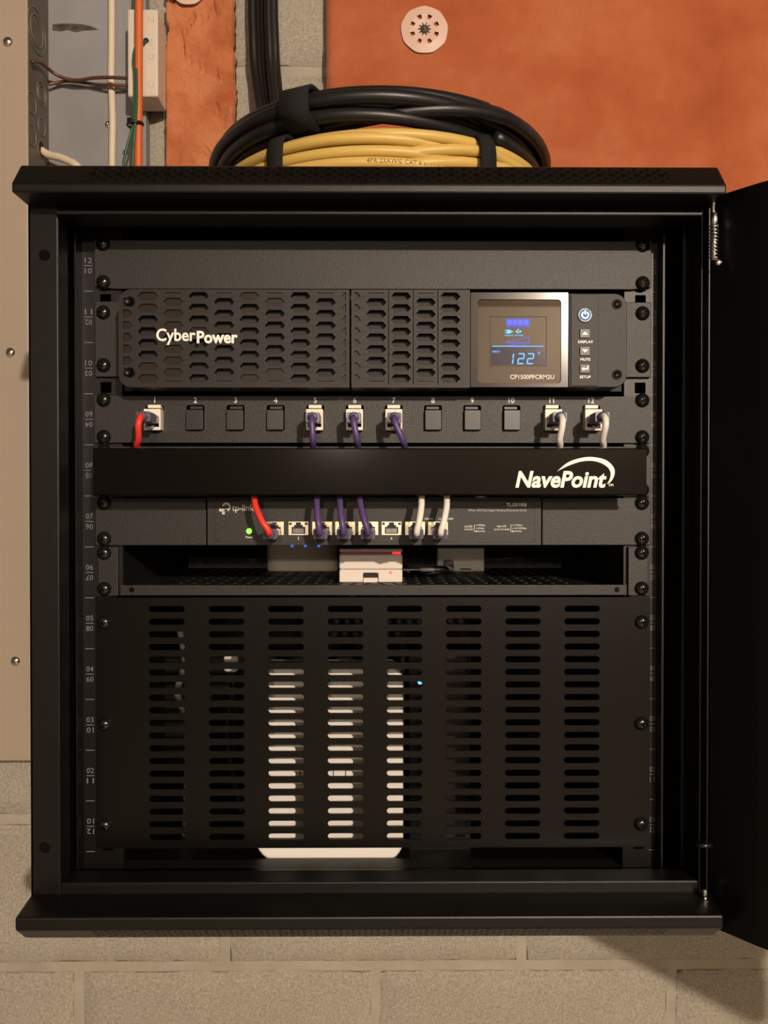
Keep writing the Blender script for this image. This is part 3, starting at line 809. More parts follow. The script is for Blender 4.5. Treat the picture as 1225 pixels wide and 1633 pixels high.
for x0, x1 in ((a(331), e0), (e1, a(863))): mb.box(x0, x1, YS2, YS2+.002, zz0, zz1)
face = build(mb, 'front_face', M_panel, nsw)
mb = MB(); yl = YS2-.00008
for (l,t,r,q_) in ((343,797,853,797.8),(343,864.2,853,865),(343,797,343.8,865),(852.2,797,853,865)):
    mb.box(a(l), a(r), yl, YS2, b(q_), b(t))
build(mb, 'face_outline', M_groove, face)
for i, x in enumerate(xp):
    mb = MB(); zc = (zp0+zp1)/2
    hwo = .0058
    ho = [(x+hwo,zp0+.0012),(x+hwo,zp0+.0072),(x+.0038,zp0+.0072),(x+.0038,zp0+.0088),(x+.0022,zp0+.0088),(x+.0022,zp1-.0008),(x-.0022,zp1-.0008),(x-.0022,zp0+.0088),(x-.0038,zp0+.0088),(x-.0038,zp0+.0072),(x-hwo,zp0+.0072),(x-hwo,zp0+.0012)]
    mb.cell(x-hwp+.0003, x+hwp-.0003, zp0+.0002, zp1-.0002, ho, YS2-.0003, None, floor=YS2+.0013, centre=(x, zp0+.0045))
    mb.mi[-1] = 1
    pt = build(mb, 'network_port', [M_portmetal, M_cav], face)
    mb = MB()
    for kk in range(8): mb.box(x-.0042+.0012*kk-.0003, x-.0042+.0012*kk+.0003, YS2+.0008, YS2+.0012, zp0+.0018, zp0+.0058)
    build(mb, 'contacts', M_gold, pt)
    mb = MB()
    for sg in (-1, 1): mb.box(x+sg*.0069-.0011, x+sg*.0069+.0011, YS2-.0004, YS2-.0002, zp1-.0030, zp1-.0010)
    lit = i in (0, 2, 3, 4, 6, 7)
    build(mb, 'port_light', M_ledy if lit else M_cav, pt)
    pxtext(str(i+1), pts[i]-1.3, 856.2, pts[i]+1.3, 860.5, YS2-.0001, M_white_ink, face, bold=.006, res=2)
M_dimlogo = mat('silver_logo_ink', (.55,.52,.47), .5)
yl = YS2-.0002
mb = MB(); c = W(361, 808.5, yl); s = 1/SC(yl)
for i in range(28):
    t0 = -PI*.75 + 1.75*PI*i/28*.95; t1 = -PI*.75 + 1.75*PI*(i+1)/28*.95
    mb.add([(c.x+r*s*math.cos(t), yl, c.z+r*s*math.sin(t)) for r, t in ((7,t0),(7,t1),(4.0,t1),(4.0,t0))], [(3,2,1,0)])
for (l,t,r,q_) in ((349.5,811.2,357.5,815.6),(354,816.2,358.6,820.2),(358.4,811.2,362.5,815.6)): mb.box(PX(l,yl), PX(r,yl), yl, yl+.0001, PZ(q_,yl), PZ(t,yl))
build(mb, 'logo_mark', M_dimlogo, face)
pxtext('tp-link', 370, 804.5, 405.5, 818, yl, M_dimlogo, face, bold=.012, name='printed_logo')
c = W(397.3, 847, YS2)
build(MB().lathe([(.0024,0),(.0024,.0006),(.0016,.0014),(0,.0016)], 16, at(c.x, YS2, c.z)), 'power_light', M_ledg, face, smooth=True)
pxtext('Power', 391.8, 854.8, 403.2, 858.2, yl, M_white_ink, face, bold=.006)
pxtext('TL-SX1008', 808, 802.3, 840, 808, yl, M_white_ink, face, bold=.012)
pxtext('8-Port 10G Multi-Gigabit Desktop/Rackmount Switch', 747.5, 812, 840, 816.5, yl, M_grey_ink, face, bold=.01)
pxtext('10G/5G', 677.5, 825.8, 690.5, 829, yl, M_white_ink, face, bold=.006)
pxtext('2.5G/1G/100M', 699, 825.8, 723, 829, yl, M_white_ink, face, bold=.006)
for s_, l, t, r, q_ in (('Left LED',741,837.8,753.5,841),('(10G/5G)',740.5,843,754,846.2),('10Gbps',762,836,774,839.4),('5Gbps',762,841,772.5,844.4),('Activity',762,845.6,773.8,849),
                      ('Right LED',793,837.8,808,841.2),('(2.5G/1G/100M)',788.5,843,812.5,846.2),('2.5Gbps',820.5,836,833,839.4),('1G/100Mbps',820.5,841,840,844.4),('Activity',820.5,845.6,832,849)):
    pxtext(s_, l, t, r, q_, yl, M_white_ink, face, bold=.006, res=2)
mb = MB()
for x_ in (756.2, 814.4):
    for (l,t,r,q_) in ((x_,837,x_+.8,848),(x_,837,x_+2,837.7),(x_,847.3,x_+2,848)): mb.box(PX(l,yl), PX(r,yl), yl, yl+.0001, PZ(q_,yl), PZ(t,yl))
    for t in (837.2, 842.2): mb.box(PX(x_+3.2,yl), PX(x_+4.6,yl), yl, yl+.0001, PZ(t+1.2,yl), PZ(t,yl))
    mb.box(PX(x_+2.6,yl), PX(x_+5,yl), yl, yl+.0001, PZ(848.4,yl), PZ(846.2,yl))
build(mb, 'legend_marks', M_white_ink, face)
screws(nsw, (802, 859))

# ------------------------------------------------------------------ patch cables
def plug_at(x, y, z, parent, tail, down):
    """a clear modular plug pointing into +y whose tail ends at y=tail; latch on the lower side when down"""
    mb = MB().prism(rr(x-.0056, x+.0056, z-.0036, z+.0036, .0005, 1), y-.012, y+.006)
    sg = -1 if down else 1
    mb.add([(x-.003,y-.001,z+sg*.0038),(x+.003,y-.001,z+sg*.0038),(x+.003,y-.013,z+sg*.0078),(x-.003,y-.013,z+sg*.0078),
            (x-.003,y-.001,z+sg*.0047),(x+.003,y-.001,z+sg*.0047),(x+.003,y-.013,z+sg*.0087),(x-.003,y-.013,z+sg*.0087)],
           [(0,1,2,3),(7,6,5,4),(0,4,5,1),(1,5,6,2),(2,6,7,3),(3,7,4,0)])
    pl = build(mb, 'plug', M_clear, parent, bevel=.0003)
    mb = MB().prism(rr(x-.0060, x+.0060, z-.0042, z+.0042, .0012, 2), tail+.005, y-.0095)
    mb.lathe([(.0042,0),(.0042,.004),(.0034,.0055),(.0028,.006)], 14, at(x, tail+.0055, z))
    build(mb, 'boot', M_boot, parent, bevel=.0003)
cables = [ # port, jacket, colour word, enter px, exit px, switch port, plug tail
    (0, M_red, 'red', 221, 405, 0, -.043, 'red patch cable running from port 1 to the first switch port'),
    (4, M_purple, 'purple', 500, 505.5, 2, -.036, 'purple patch cable plugged into port 5, leftmost of the three purple cables'),
    (5, M_purple, 'purple', 571, 542, 3, -.036, 'purple patch cable plugged into port 6, middle one of the three purple cables'),
    (6, M_purple, 'purple', 645, 573.5, 4, -.036, 'purple patch cable plugged into port 7, rightmost of the three purple cables'),
    (10, M_white, 'white', 891, 673, 6, -.040, 'white patch cable plugged into port 11, left one of the two white cables'),
    (11, M_white, 'white', 960, 713.5, 7, -.043, 'white patch cable plugged into port 12, right one of the two white cables')]
zjack = zk0 + .0085
for ci, (p, m, word, pin, pout, sp, tail, lab) in enumerate(cables):
    x = xs[p]; xo = xp[sp]
    t = thing('patch_cable', lab, 'cable', (xo, -.02, b(850)), 'patch cables between patch panel and switch')
    plug_at(x, -.011, zjack, t, tail, True)
    zs_ = zp0 + .0042 - .0022
    plug_at(xo, YS2-.002, zs_, t, -.036, False)
    yi = -.028
    r = .0027
    yd = -.012 - .0055*(ci % 3)
    pth = [(x, tail+.004, zjack), (x, tail-.0005, zjack-.0006), (x, tail-.0040, zjack-.0035), (x+(PX(pin,-.04)-x)*.25, tail-.0050, zjack-.009),
           (PX(pin,-.038)*.8+x*.2, -.040, PZ(700,-.040)), (PX(pin, yi), yi-.003, PZ(714, yi)), (PX(pin, yi)*.95+PX(pout,yi)*.05, yd-.004, PZ(734, yi))]
    span = abs(PX(pin,yi)-PX(pout,yi))
    zmid = PZ(744+(ci*6) % 22, yi)
    if span > .03:
        pth += [(PX(pin,yi)*.85+PX(pout,yi)*.15, yd, zmid), (PX(pin,yi)*.15+PX(pout,yi)*.85, yd, zmid-.001)]
    pth += [(PX(pout, yi)*.96+PX(pin,yi)*.04, yd-.004, PZ(772, yi)), (PX(pout, yi), yi, PZ(788, yi))]
    xm = PX(pout, yi)
    pth += [(xm*.8+xo*.2, -.036, PZ(808,-.036)), (xm*.35+xo*.65, -.0415, PZ(832,-.04)), (xo, -.0415, zs_+.0035), (xo, -.0385, zs_+.0007), (xo, -.031, zs_)]
    build(MB().tube(smooth_path(pth, 7), r, 10), 'jacket', m, t, smooth=True)

# ------------------------------------------------------------------ shelf, unit 6
shf = thing('rack_shelf', 'black slotted rack shelf below the network switch carrying small boxes', 'shelf', (XC, .1, ztop(6)-UH))
zst = PZ(932.5, -.002)
sx0, sx1 = PX(191.5, -.002), PX(1000, -.002)
zlip = zst; zst = zst-.004
lip = build(MB().box(sx0, sx1, -.003, -.0015, PZ(949.5,-.003), zlip).box(sx0, sx1, -.0015, .010, zst-.0014, zst), 'front_lip', M_panel, shf, bevel=.0005)
for px in (210, 984):
    c = W(px, 940.5, -.003); inst(hole, 'lip_hole', lip, (c.x, -.003, c.z), (PI/2,0,0)).scale = (.5,.5,.5)
# slotted deck: built in plan, cells with slanting slots
mb = MB(); nx, ny = 30, 9; y0_, y1_ = .010, .235
dx, dy = (sx1-sx0-.06)/nx, (y1_-y0_)/ny
xa_ = sx0+.03
def deckcell(x0, x1, ya, yb, sl):
    cx, cy = (x0+x1)/2, (ya+yb)/2; k = .0022
    t = MB(); hh = dy*.32
    t.cell(x0, x1, ya, yb, [(cx+k-sl,cy-hh),(cx+k+sl,cy+hh),(cx-k+sl,cy+hh),(cx-k-sl,cy-hh)], 0, .0014)
    return t
for i in range(nx):
    for j in range(ny):
        t = deckcell(xa_+i*dx, xa_+(i+1)*dx, y0_+j*dy, y0_+(j+1)*dy, .0035 if i < nx/2 else -.0035)
        mb.add([(p[0], p[2], zst-p[1]) for p in t.v], t.f)
mb.box(sx0, xa_, y0_, y1_, zst-.0014, zst); mb.box(xa_+nx*dx, sx1, y0_, y1_, zst-.0014, zst)
build(mb, 'shelf_deck', M_panel, shf)
rl = build(MB().box(sx0+.004, sx1-.004, y1_, y1_+.0014, zst-.0014, zst+.0115), 'rear_lip', M_panel, shf)
for px in (327, 885):
    c = W(px, 888, y1_); inst(hole, 'lip_hole', rl, (c.x, y1_, zst+.006), (PI/2,0,0)).scale = (.45,.45,.45)
for sgn in (-1, 1):
    x0, x1 = sorted((XC+sgn*(PW-.002), XC+sgn*(PW-.0195)))
    build(MB().box(x0, x1, -.002, .0016, PZ(950,-.002), PZ(872,-.002)).box(*( (x1-.0014, x1) if sgn < 0 else (x0, x0+.0014)), .0016, .20, zst-.004, PZ(874,-.002)), 'shelf_ear', M_panel, shf, bevel=.0005)
screws(shf, (881.5, 938.5))

# things standing on the shelf
Yg = .178
gx0, gx1 = PX(424, Yg), PX(539, Yg)
sb = thing('streaming_box', 'rounded taupe plastic box on the shelf, left of the white case', 'box', ((gx0+gx1)/2, Yg+.04, zst))
build(MB().prismz(rr(gx0, gx1, Yg, Yg+.053, .012, 8), zst+.0002, zst+.0300), 'body', M_shelfbox, sb, bevel=.002, smooth=False, seg=3)
for px in (466, 487, 508.5):
    c = W(px, 870.2, Yg); build(MB().lathe([(.0016,0),(.0012,.0009),(0,.001)], 10, at(c.x, Yg-.0002, zst+.0287)), 'blue_light', M_ledb2, sb)
Yp = .058
px0, px1 = PX(541, Yp), PX(642, Yp)
pi_ = thing('mini_computer', 'small white computer case on the shelf with a glowing red light', 'computer', ((px0+px1)/2, Yp+.04, zst))
zp = lambda py: PZ(py, Yp)
nx0, nx1 = PX(579, Yp), PX(603, Yp)
build(MB().prism([(px0,zst+.0002),(nx0,zst+.0002),(nx0,zp(914)),(nx1,zp(914)),(nx1,zst+.0002),(px1,zst+.0002),(px1,zp(908.2)),(px0,zp(908.2))], Yp, Yp+.083), 'case_base', M_pi, pi_, bevel=.0012)
build(MB().box(nx0+.0004, nx1-.0004, Yp+.0008, Yp+.02, zp(922), zp(915)), 'card_slot', M_cav, pi_)
build(MB().box(nx0+.0004, nx1-.0004, Yp+.0006, Yp+.02, zst+.0003, zp(921.5)), 'slot_flap', M_pi, pi_)
build(MB().box(px0, px1, Yp, Yp+.083, zp(907.8), zp(884.5)), 'case_body', M_pi, pi_, bevel=.0014)
build(MB().box(px0+.0008, px1-.0008, Yp+.0012, Yp+.083, zp(884.5), zp(880)), 'vent_gap', M_pi2, pi_)
build(MB().box(px0, px1, Yp, Yp+.083, zp(880), zp(875)), 'case_lid', M_pi, pi_, bevel=.001)
c = W(623, 913, Yp); build(MB().lathe([(.0017,0),(.0013,.0006),(0,.0008)], 14, at(c.x, Yp, c.z)), 'status_light', M_ledr, pi_, smooth=True)
mb = MB().box(PX(626,Yp), PX(639,Yp), Yp+.0005, Yp+.0011, zp(883.6), zp(880.6)); build(mb, 'inner_glow', M_ledr2, pi_)
Ya = .178
ax0, ax1 = PX(697.5, Ya), PX(773, Ya)
ad = thing('power_adapter', 'small white glossy box with a cable socket at the shelf right', 'adapter', ((ax0+ax1)/2, Ya+.02, zst))
build(MB().box(ax0, ax1, Ya, Ya+.05, zst+.0002, zst+.0262), 'body', M_adapt, ad, bevel=.0015)
build(MB().box(PX(734,Ya), PX(751.5,Ya), Ya-.0003, Ya+.001, PZ(908.6,Ya), PZ(906.6,Ya)), 'slot', M_cav, ad)
wc = thing('white_usb_cable', 'white cable curling out of the white adapter box on the shelf', 'cable', (PX(700,.08), .08, zst))
c = W(716, 902, Ya-.012)
build(MB().prism(rr(c.x-.0052, c.x+.0052, c.z-.0048, c.z+.0052, .0018, 3), Ya-.014, Ya-.0006).lathe([(.003,0),(.003,.003),(.0024,.006)], 12, at(c.x+.002, Ya-.014, c.z-.002)), 'connector', M_adaptgrey, wc, bevel=.0006)
build(MB().tube(smooth_path([(c.x+.002,Ya-.017,c.z-.002),(c.x+.002,Ya-.025,c.z-.003),(c.x-.004,.140,zst+.0075),(c.x-.016,.132,zst+.0045),(c.x-.030,.134,zst+.0035),(c.x-.044,.15,zst+.0035),(c.x-.05,.18,zst+.0035)], 8), .0021, 10), 'jacket', M_white, wc, smooth=True)
bc = thing('black_usb_cable', 'black cable from the white computer case looping towards the adapter', 'cable', (PX(660,.085), .085, zst))
c = W(643, 908.5, .085)
build(MB().lathe([(.0008,0),(.0008,.019)], 8, Matrix.Translation((px1-.001,.085,c.z)) @ Matrix.Rotation(PI/2,4,'Y')).lathe([(.0018,.019),(.0022,.020),(.0022,.032),(.0016,.034)], 12, Matrix.Translation((px1-.001,.085,c.z)) @ Matrix.Rotation(PI/2,4,'Y')), 'connector', M_adaptgrey, bc, smooth=True)
build(MB().tube(smooth_path([(px1+.032,.085,c.z),(px1+.040,.088,c.z),(px1+.045,.100,c.z-.001),(px1+.038,.114,c.z-.001),(px1+.020,.128,zst+.004),(px1+.010,.155,zst+.004),(px1+.008,.19,zst+.004)], 8), .0026, 10), 'jacket', M_blackcable, bc, smooth=True)

# ------------------------------------------------------------------ vented panel, units 5-1
vp = thing('vented_panel', 'tall black vented panel with eight columns of slots', 'panel', (XC, 0, ztop(1)-UH))
zz1, zz0 = PZ(950.5, -.002), PZ(1352, -.002)
cxs = [265.5, 361, 456, 551, 645.5, 740, 834.5, 929]
xs_ = [PX(p, -.002) for p in cxs]; ed = [XC-PW+.018] + [(p+q_)/2 for p, q_ in zip(xs_, xs_[1:])] + [XC+PW-.018]
rows = [PZ(971+20.15*i, -.002) for i in range(19)]
ez = [zz1] + [(p+q_)/2 for p, q_ in zip(rows, rows[1:])] + [zz0]
mb = MB(); sw_, sh_ = 28.5/SC(-.002), 5.0/SC(-.002)
for i, x in enumerate(xs_):
    for j, z in enumerate(rows):
        mb.cell(ed[i], ed[i+1], ez[j+1], ez[j], rr(x-sw_, x+sw_, z-sh_, z+sh_, sh_*.98, 4), -.002, -.0004, centre=(x, z))
mb.box(XC-PW, ed[0], -.002, -.0004, zz0, zz1); mb.box(ed[-1], XC+PW, -.002, -.0004, zz0, zz1)
mb.box(XC-PW+.018, XC+PW-.018, -.002, .012, zz1-.0012, zz1); mb.box(XC-PW+.018, XC+PW-.018, -.0004, .012, zz0, zz0+.0012)
build(mb, 'panel_plate', M_vent, vp)
screws(vp, (992, 1154, 1314.5))

# ------------------------------------------------------------------ things behind the vented panel
Yr = .028
fl = zledge_b + .004
rx0, rx1 = PX(405, Yr), PX(643.5, Yr); rz0, rz1 = PZ(1376.5, Yr), PZ(1066, Yr)
build(MB().box(xl+.002, xr-.002, -.02, YB_-.002, rz0-.0045, rz0-.003), 'floor_plate', M_inner, cab)
rt = thing('white_router', 'white rounded router standing behind the vented panel, its foot showing below', 'router', ((rx0+rx1)/2, Yr+.02, rz0-.003))
build(MB().prism(rr(rx0, rx1, rz0, rz1, (.024,.020,.012,.012), 8), Yr, Yr+.045), 'shell', M_router, rt, bevel=.003, seg=3)
build(MB().box(rx0+.03, rx1-.03, Yr+.006, Yr+.04, rz0-.0029, rz0+.0005), 'foot_pad', M_modem, rt)
seam = MB()
for px in (478, 531.5, 551): seam.box(PX(px,Yr)-.0004, PX(px,Yr)+.0004, Yr-.0002, Yr+.0004, PZ(1239,Yr), PZ(1228,Yr))
build(seam, 'mark', M_cav, rt)
Ym = .055
mx0, mx1 = PX(652, Ym), PX(752, Ym)
mo = thing('black_modem', 'black upright modem with a blue light right of the white router', 'modem', ((mx0+mx1)/2, Ym+.05, rz0-.003))
build(MB().prism(rr(mx0, mx1, rz0-.0028, PZ(1035, Ym), .004, 3), Ym, Ym+.11), 'body', M_modem, mo, bevel=.001)
c = W(670, 1088, Ym); build(MB().lathe([(.0022,0),(.0020,.0006),(0,.001)], 14, at(c.x, Ym, c.z)), 'status_light', M_ledb, mo)
mb = MB()
for py in (1052, 1071, 1089, 1297, 1333): mb.box(PX(712,Ym), PX(742,Ym), Ym-.0025, Ym+.001, PZ(py+2,Ym), PZ(py,Ym))
mb.box(PX(744,Ym), PX(748,Ym), Ym-.003, Ym+.001, PZ(1330,Ym), PZ(1040,Ym))
build(mb, 'glint_strips', M_lcdframe, mo)  # glossy strips added for glints behind the slots, no real trim
build(MB().box(PX(720,Ym), PX(748,Ym), Ym-.004, Ym+.001, PZ(1384,Ym), PZ(1376,Ym)), 'foot_glint', M_plug, mo)  # pale block coloured to stand in for a whitish glint
Yq = .06
pg = thing('power_plug', 'pale power plug half seen through the second slot column', 'plug', (PX(368,Yq), Yq+.02, PZ(1100,Yq)))
c = W(368, 1056, Yq)
build(MB().prism(rr(c.x-.007, c.x+.007, c.z-.010, c.z+.007, .004, 4), Yq, Yq+.03), 'plug_body', M_plug, pg, bevel=.002)
build(MB().tube(smooth_path([(c.x,Yq+.012,c.z-.008),(c.x,Yq+.012,c.z-.03),(c.x-.006,Yq+.014,c.z-.06),(c.x-.004,Yq+.02,c.z-.10),(c.x+.01,Yq+.03,rz0+.001)], 8), .0035, 10), 'cord', M_blackcable, pg, smooth=True)
c2 = W(286, 1095, Yq)
wl = build(MB().tube(smooth_path([(c2.x-.004,Yq+.02,c2.z+.05),(c2.x+.004,Yq+.006,c2.z+.024),(c2.x+.001,Yq+.004,c2.z+.008),(c2.x-.003,Yq+.004,c2.z-.006),(c2.x+.002,Yq+.006,c2.z-.024),(c2.x+.004,Yq+.02,c2.z-.05),(c2.x-.002,Yq+.03,rz0+.001)], 8), .0032, 10), 'loose_cable', M_plug, None, smooth=True)
tag(wl, 'pale cord glimpsed through the leftmost column of slots', 'cable')

# ================================================================== COILS ON TOP OF THE CABINET
def coil(name, label, cat, centre, R, turns, rad, m, tilt, strap_at, printed=None, lay=None):
    """one continuous cable wound in loops; lay = list of (dR, dz) per turn"""
    t = thing(name, label, cat, (centre[0], centre[1], lay_min(lay, rad, centre)))
    pts = []; N = 72; nl = len(lay)
    for k in range(nl):
        for i in range(N):
            f = i/N; a = -PI/2 + .7 + 2*PI*f
            k2 = min(k+1, nl-1); s = max(0, (f-.82)/.18); s = s*s*(3-2*s)
            dR = lay[k][0]*(1-s)+lay[k2][0]*s; dz = lay[k][1]*(1-s)+lay[k2][1]*s
            wob = .0018*math.sin(a*2+k*1.7)+.0014*math.sin(a*3+k*2.9)
            r = R+dR+wob
            pts.append(Vector((centre[0]+r*math.cos(a)*1.0, centre[1]+r*math.sin(a), centre[2]+dz+.0012*math.sin(a*2+k*2.1))))
    build(MB().tube(pts, rad, 10), 'cable', m, t, smooth=True)
    return t, pts
def lay_min(lay, rad, c): return c[2]+min(d[1] for d in lay)-rad
YX = .165
zt0 = ztop_back
ccx = PX(606, YX)
ry = .0050
layY = [(0,.0052),(-.010,.0052),(.0005,.0153),(-.010,.0156),(-.018,.010),(0,.0254),(-.010,.0258),(-.018,.020),(-.001,.0356),(-.011,.0358),(-.019,.030),(-.002,.0456),(-.012,.0455),(-.007,.0520)]
yc, yp = coil('yellow_cable_coil', 'coil of yellow network cable lying on top of the cabinet under the black coil', 'cable coil', (PX(609,YX)+.0, YX-.006, zt0), .171, 14, ry, M_yellow, 0, None, lay=layY)
rb = .0062
zb0 = zt0+.0605
layB = [(-.004,.0063),(-.017,.0063),(.004,.0175),(-.009,.0185),(-.021,.017),(-.003,.0238)]
bc_, bpz = coil('black_cable_coil', 'coil of thick black cable stacked on the yellow coil', 'cable coil', (ccx, YX-.010, zb0), .168, 11, rb, M_blackcable, 0, None, lay=layB)
# hook-and-loop straps: bands wrapped round the bundle at a given angle
def strap(parent, cx, cy, R, ang, r0, r1, z0, z1, wd, name='strap'):
    mb = MB(); n = 28; ring = []
    rc, zc = (r0+r1)/2, (z0+z1)/2; hr, hz_ = (r1-r0)/2, (z1-z0)/2
    ca, sa = math.cos(ang), math.sin(ang)
    P = []
    for th in (0, .0022):
        for w_ in (-wd/2, wd/2):
            for i in range(n):
                a = 2*PI*i/n; e = 3.2
                x = math.copysign(abs(math.cos(a))**(2/e), math.cos(a))*(hr+th); z = math.copysign(abs(math.sin(a))**(2/e), math.sin(a))*(hz_+th)
                r = R+rc+x
                P.append((cx+r*ca-w_*sa, cy+r*sa+w_*ca, zc+z))
    fs = []
    for i in range(n):
        j = (i+1) % n
        fs += [(i,j,n+j,n+i), (2*n+i,3*n+i,3*n+j,2*n+j), (i,2*n+i,2*n+j,j), (n+i,n+j,3*n+j,3*n+i)]
    mb.add(P, fs)
    return build(mb, name, M_velcro, parent, smooth=True)
ycx, ycy = PX(609,YX), YX-.006
strap(yc, ycx, ycy, .171, -PI/2-.555, -.0245, .0072, zt0+.0024, zt0+.0568, .016)
strap(yc, ycx, ycy, .171, -PI/2+.545, -.0245, .0072, zt0+.0024, zt0+.0568, .016)
strap(bc_, ccx, YX-.010, .168, -PI/2-.42, -.028, .0125, zb0+.0020, zb0+.0305, .028)
# print on the outer turns of the yellow cable
def wrap_print(s, turn, a0, size):
    vs, fs = text_mesh(s, .0, res=1); mb = MB(); out = []
    cz = (min(v_.y for v_ in vs)+max(v_.y for v_ in vs))/2
    seg = yp[turn*72:(turn+1)*72]
    for v_ in vs:
        ang = a0 + v_.x*size/.172
        f = ((ang+PI/2-.7)/(2*PI)) % 1.0*72; i = int(f); p = seg[i % 72].lerp(seg[(i+1) % 72], f-i)
        rad = Vector((p.x-ycx, p.y-ycy, 0)).normalized(); h = (v_.y-cz)*size
        q = math.sqrt(max(0, ry**2-h*h))+.00015
        out.append(p+rad*q+Vector((0,0,h)))
    mb.add(out, fs); return build(mb, 'jacket_print', M_print, yc)
wrap_print('E188630 75C or c(UL) CMR 75C VERIFIED (UL) CAT', 2, -PI/2-.30, .0060)
wrap_print('4PR 23AWG CAT 6 SUPERIOR', 5, -PI/2-.08, .0058)
wrap_print('0334 FT 10101', 5, -PI/2+.62, .0058)

# ================================================================== WALL FURNITURE
# mineral insulation boards
def board(name, x0, x1, z0, z1, yf, m, nx, nz, rough, rag, seed, lumps=0, th=None):
    rnd = random.Random(seed); from mathutils import noise
    mb = MB(); V = []
    for j in range(nz+1):
        for i in range(nx+1):
            x = x0+(x1-x0)*i/nx; z = z0+(z1-z0)*j/nz
            n1 = noise.fractal(Vector((x*18+seed, z*18, 0)), 1.0, 2.0, 5); n2 = noise.fractal(Vector((x*60, z*60, seed)), 1.0, 2.0, 4)
            y = yf + rough*n1*.6
            if lumps:
                cr = noise.noise(Vector((x*17+3, z*22, seed*1.3)))+.35*noise.noise(Vector((x*55,z*55,2)))
                y += lumps*max(0, .11-abs(cr))*7*max(0, min(1, 4*(.02+noise.noise(Vector((x*9, z*6, 5))))+1.3*math.exp(-((z-PZ(75,.371))/.055)**2)))
            y += rough*.3*n2
            if i in (0, nx): x += rag*n2; y += .006
            if j in (0, nz): z += rag*n2
            V.append((x, max(y, yf-.004), z))
    fs = [(j*(nx+1)+i, j*(nx+1)+i+1, (j+1)*(nx+1)+i+1, (j+1)*(nx+1)+i) for j in range(nz) for i in range(nx)]
    yb = YW-.0004
    b0 = len(V)
    edge = [i for i in range(nx+1)] + [(j)*(nx+1)+nx for j in range(1, nz+1)] + [nz*(nx+1)+i for i in range(nx-1,-1,-1)] + [j*(nx+1) for j in range(nz-1,0,-1)]
    back = []
    for e in edge: back.append(b0+len(back)); V.append((V[e][0], yb, V[e][2]))
    n = len(edge)
    for k in range(n): l = (k+1) % n; fs.append((edge[l], edge[k], back[k], back[l]))
    fs.append(tuple(reversed(back)))
    mb.add(V, fs)
    return build(mb, name, m, None, smooth=True)
YI1 = .371
ib = board('insulation_board', PX(520.5, YI1), PX(1225,YI1)+.35, PZ(1150,YI1), 2.44, YI1, M_insul, 120, 110, .0018, .0012, 3)
tag(ib, 'broad flat orange insulation board on the wall right of the bare blocks', 'insulation')
ist = board('insulation_strip', PX(265, YI1), PX(374, YI1), PZ(1150,YI1), 2.44, YI1-.001, M_strip, 44, 220, .0035, .004, 8, lumps=.018)
tag(ist, 'narrow crumbling orange insulation strip beside the ivory box', 'insulation')
# plastic washers
def washer(px, py, Y, rpx, label):
    c = W(px, py, Y); R = rpx/SC(Y)
    t = thing('insulation_washer', label, 'washer', (c.x, Y, c.z-R), 'plastic insulation washers')
    mb = MB(); n = 48; k = 8
    # disc with eight square holes: rings of quads with gaps
    radii = [.18, .46, .64, 1.0]
    ys = [-.0012, -.0022, -.0024, -.0006]
    th = []
    for q in range(k):
        b_ = 2*PI*q/k; th += [b_, b_+.12, b_+.24, b_+.39, b_+.54, b_+.66]
    for ri in range(3):
        for i in range(len(th)):
            a0 = th[i]; a1 = th[(i+1) % len(th)] + (2*PI if i == len(th)-1 else 0)
            if ri == 1 and i % 6 in (2, 3): continue
            wob = lambda a: 1+.012*math.sin(a*9)
            vs = [(c.x+R*r*wob(a)*math.cos(a), Y+yy, c.z+R*r*wob(a)*math.sin(a)) for r, a, yy in ((radii[ri],a0,ys[ri]),(radii[ri+1],a0,ys[ri+1]),(radii[ri+1],a1,ys[ri+1]),(radii[ri],a1,ys[ri]))]
            mb.add(vs, [(0,1,2,3)]); mb.add([(p[0],p[1]+.0015,p[2]) for p in vs], [(3,2,1,0)])
    build(mb, 'plastic_disc', M_fibre_w, t)
    mb = MB().lathe([(R*.06,.004),(R*.18,.0018),(R*.20,0)], 12, at(c.x, Y-.0005, c.z))
    for q in range(10):
        a = 2*PI*q/10; mb.tube([(c.x,Y-.0035,c.z),(c.x+R*.27*math.cos(a),Y-.002,c.z+R*.27*math.sin(a))], .0007, 5)
    build(mb, 'nail_head', M_nail, t)
washer(677, 47.5, YI1-.0022, 37, 'round white plastic washer with eight holes on the broad insulation board')
washer(300, -24, YI1-.006, 31, 'white plastic washer cut off by the photo top on the narrow strip')
# plywood
YP = YW-.019
ply = build(MB().box(PX(-60,YP), PX(235,YP), YP, YW-.0003, PZ(1190,YP), 2.44), 'plywood_board', M_ply, None, bevel=.001)
tag(ply, 'grey painted plywood board behind the electrical panel', 'board')
mb = MB(); sp = [(84,38.5),(98,37.5),(115,37.5),(130,38.5),(145,41.5),(157,47),(150,48),(135,48.5),(121,51.5),(108,48),(96,50),(84,48.5)]
q = [W(a_, b_, YP-.0003) for a_, b_ in sp]
build(MB().prism([(p.x, p.z) for p in reversed(q)], YP-.0003, YP+.0002), 'wood_split', M_dark, ply)
sc = thing('wood_screw', 'small steel screw in the grey plywood beside the cream cable', 'screw', W(172, 199, YP))
c = W(173, 199, YP); build(MB().lathe([(.0050,0),(.0044,.001),(.0018,.0016),(0,.0012)], 12, at(c.x, YP, c.z)), 'head', M_steel, sc)
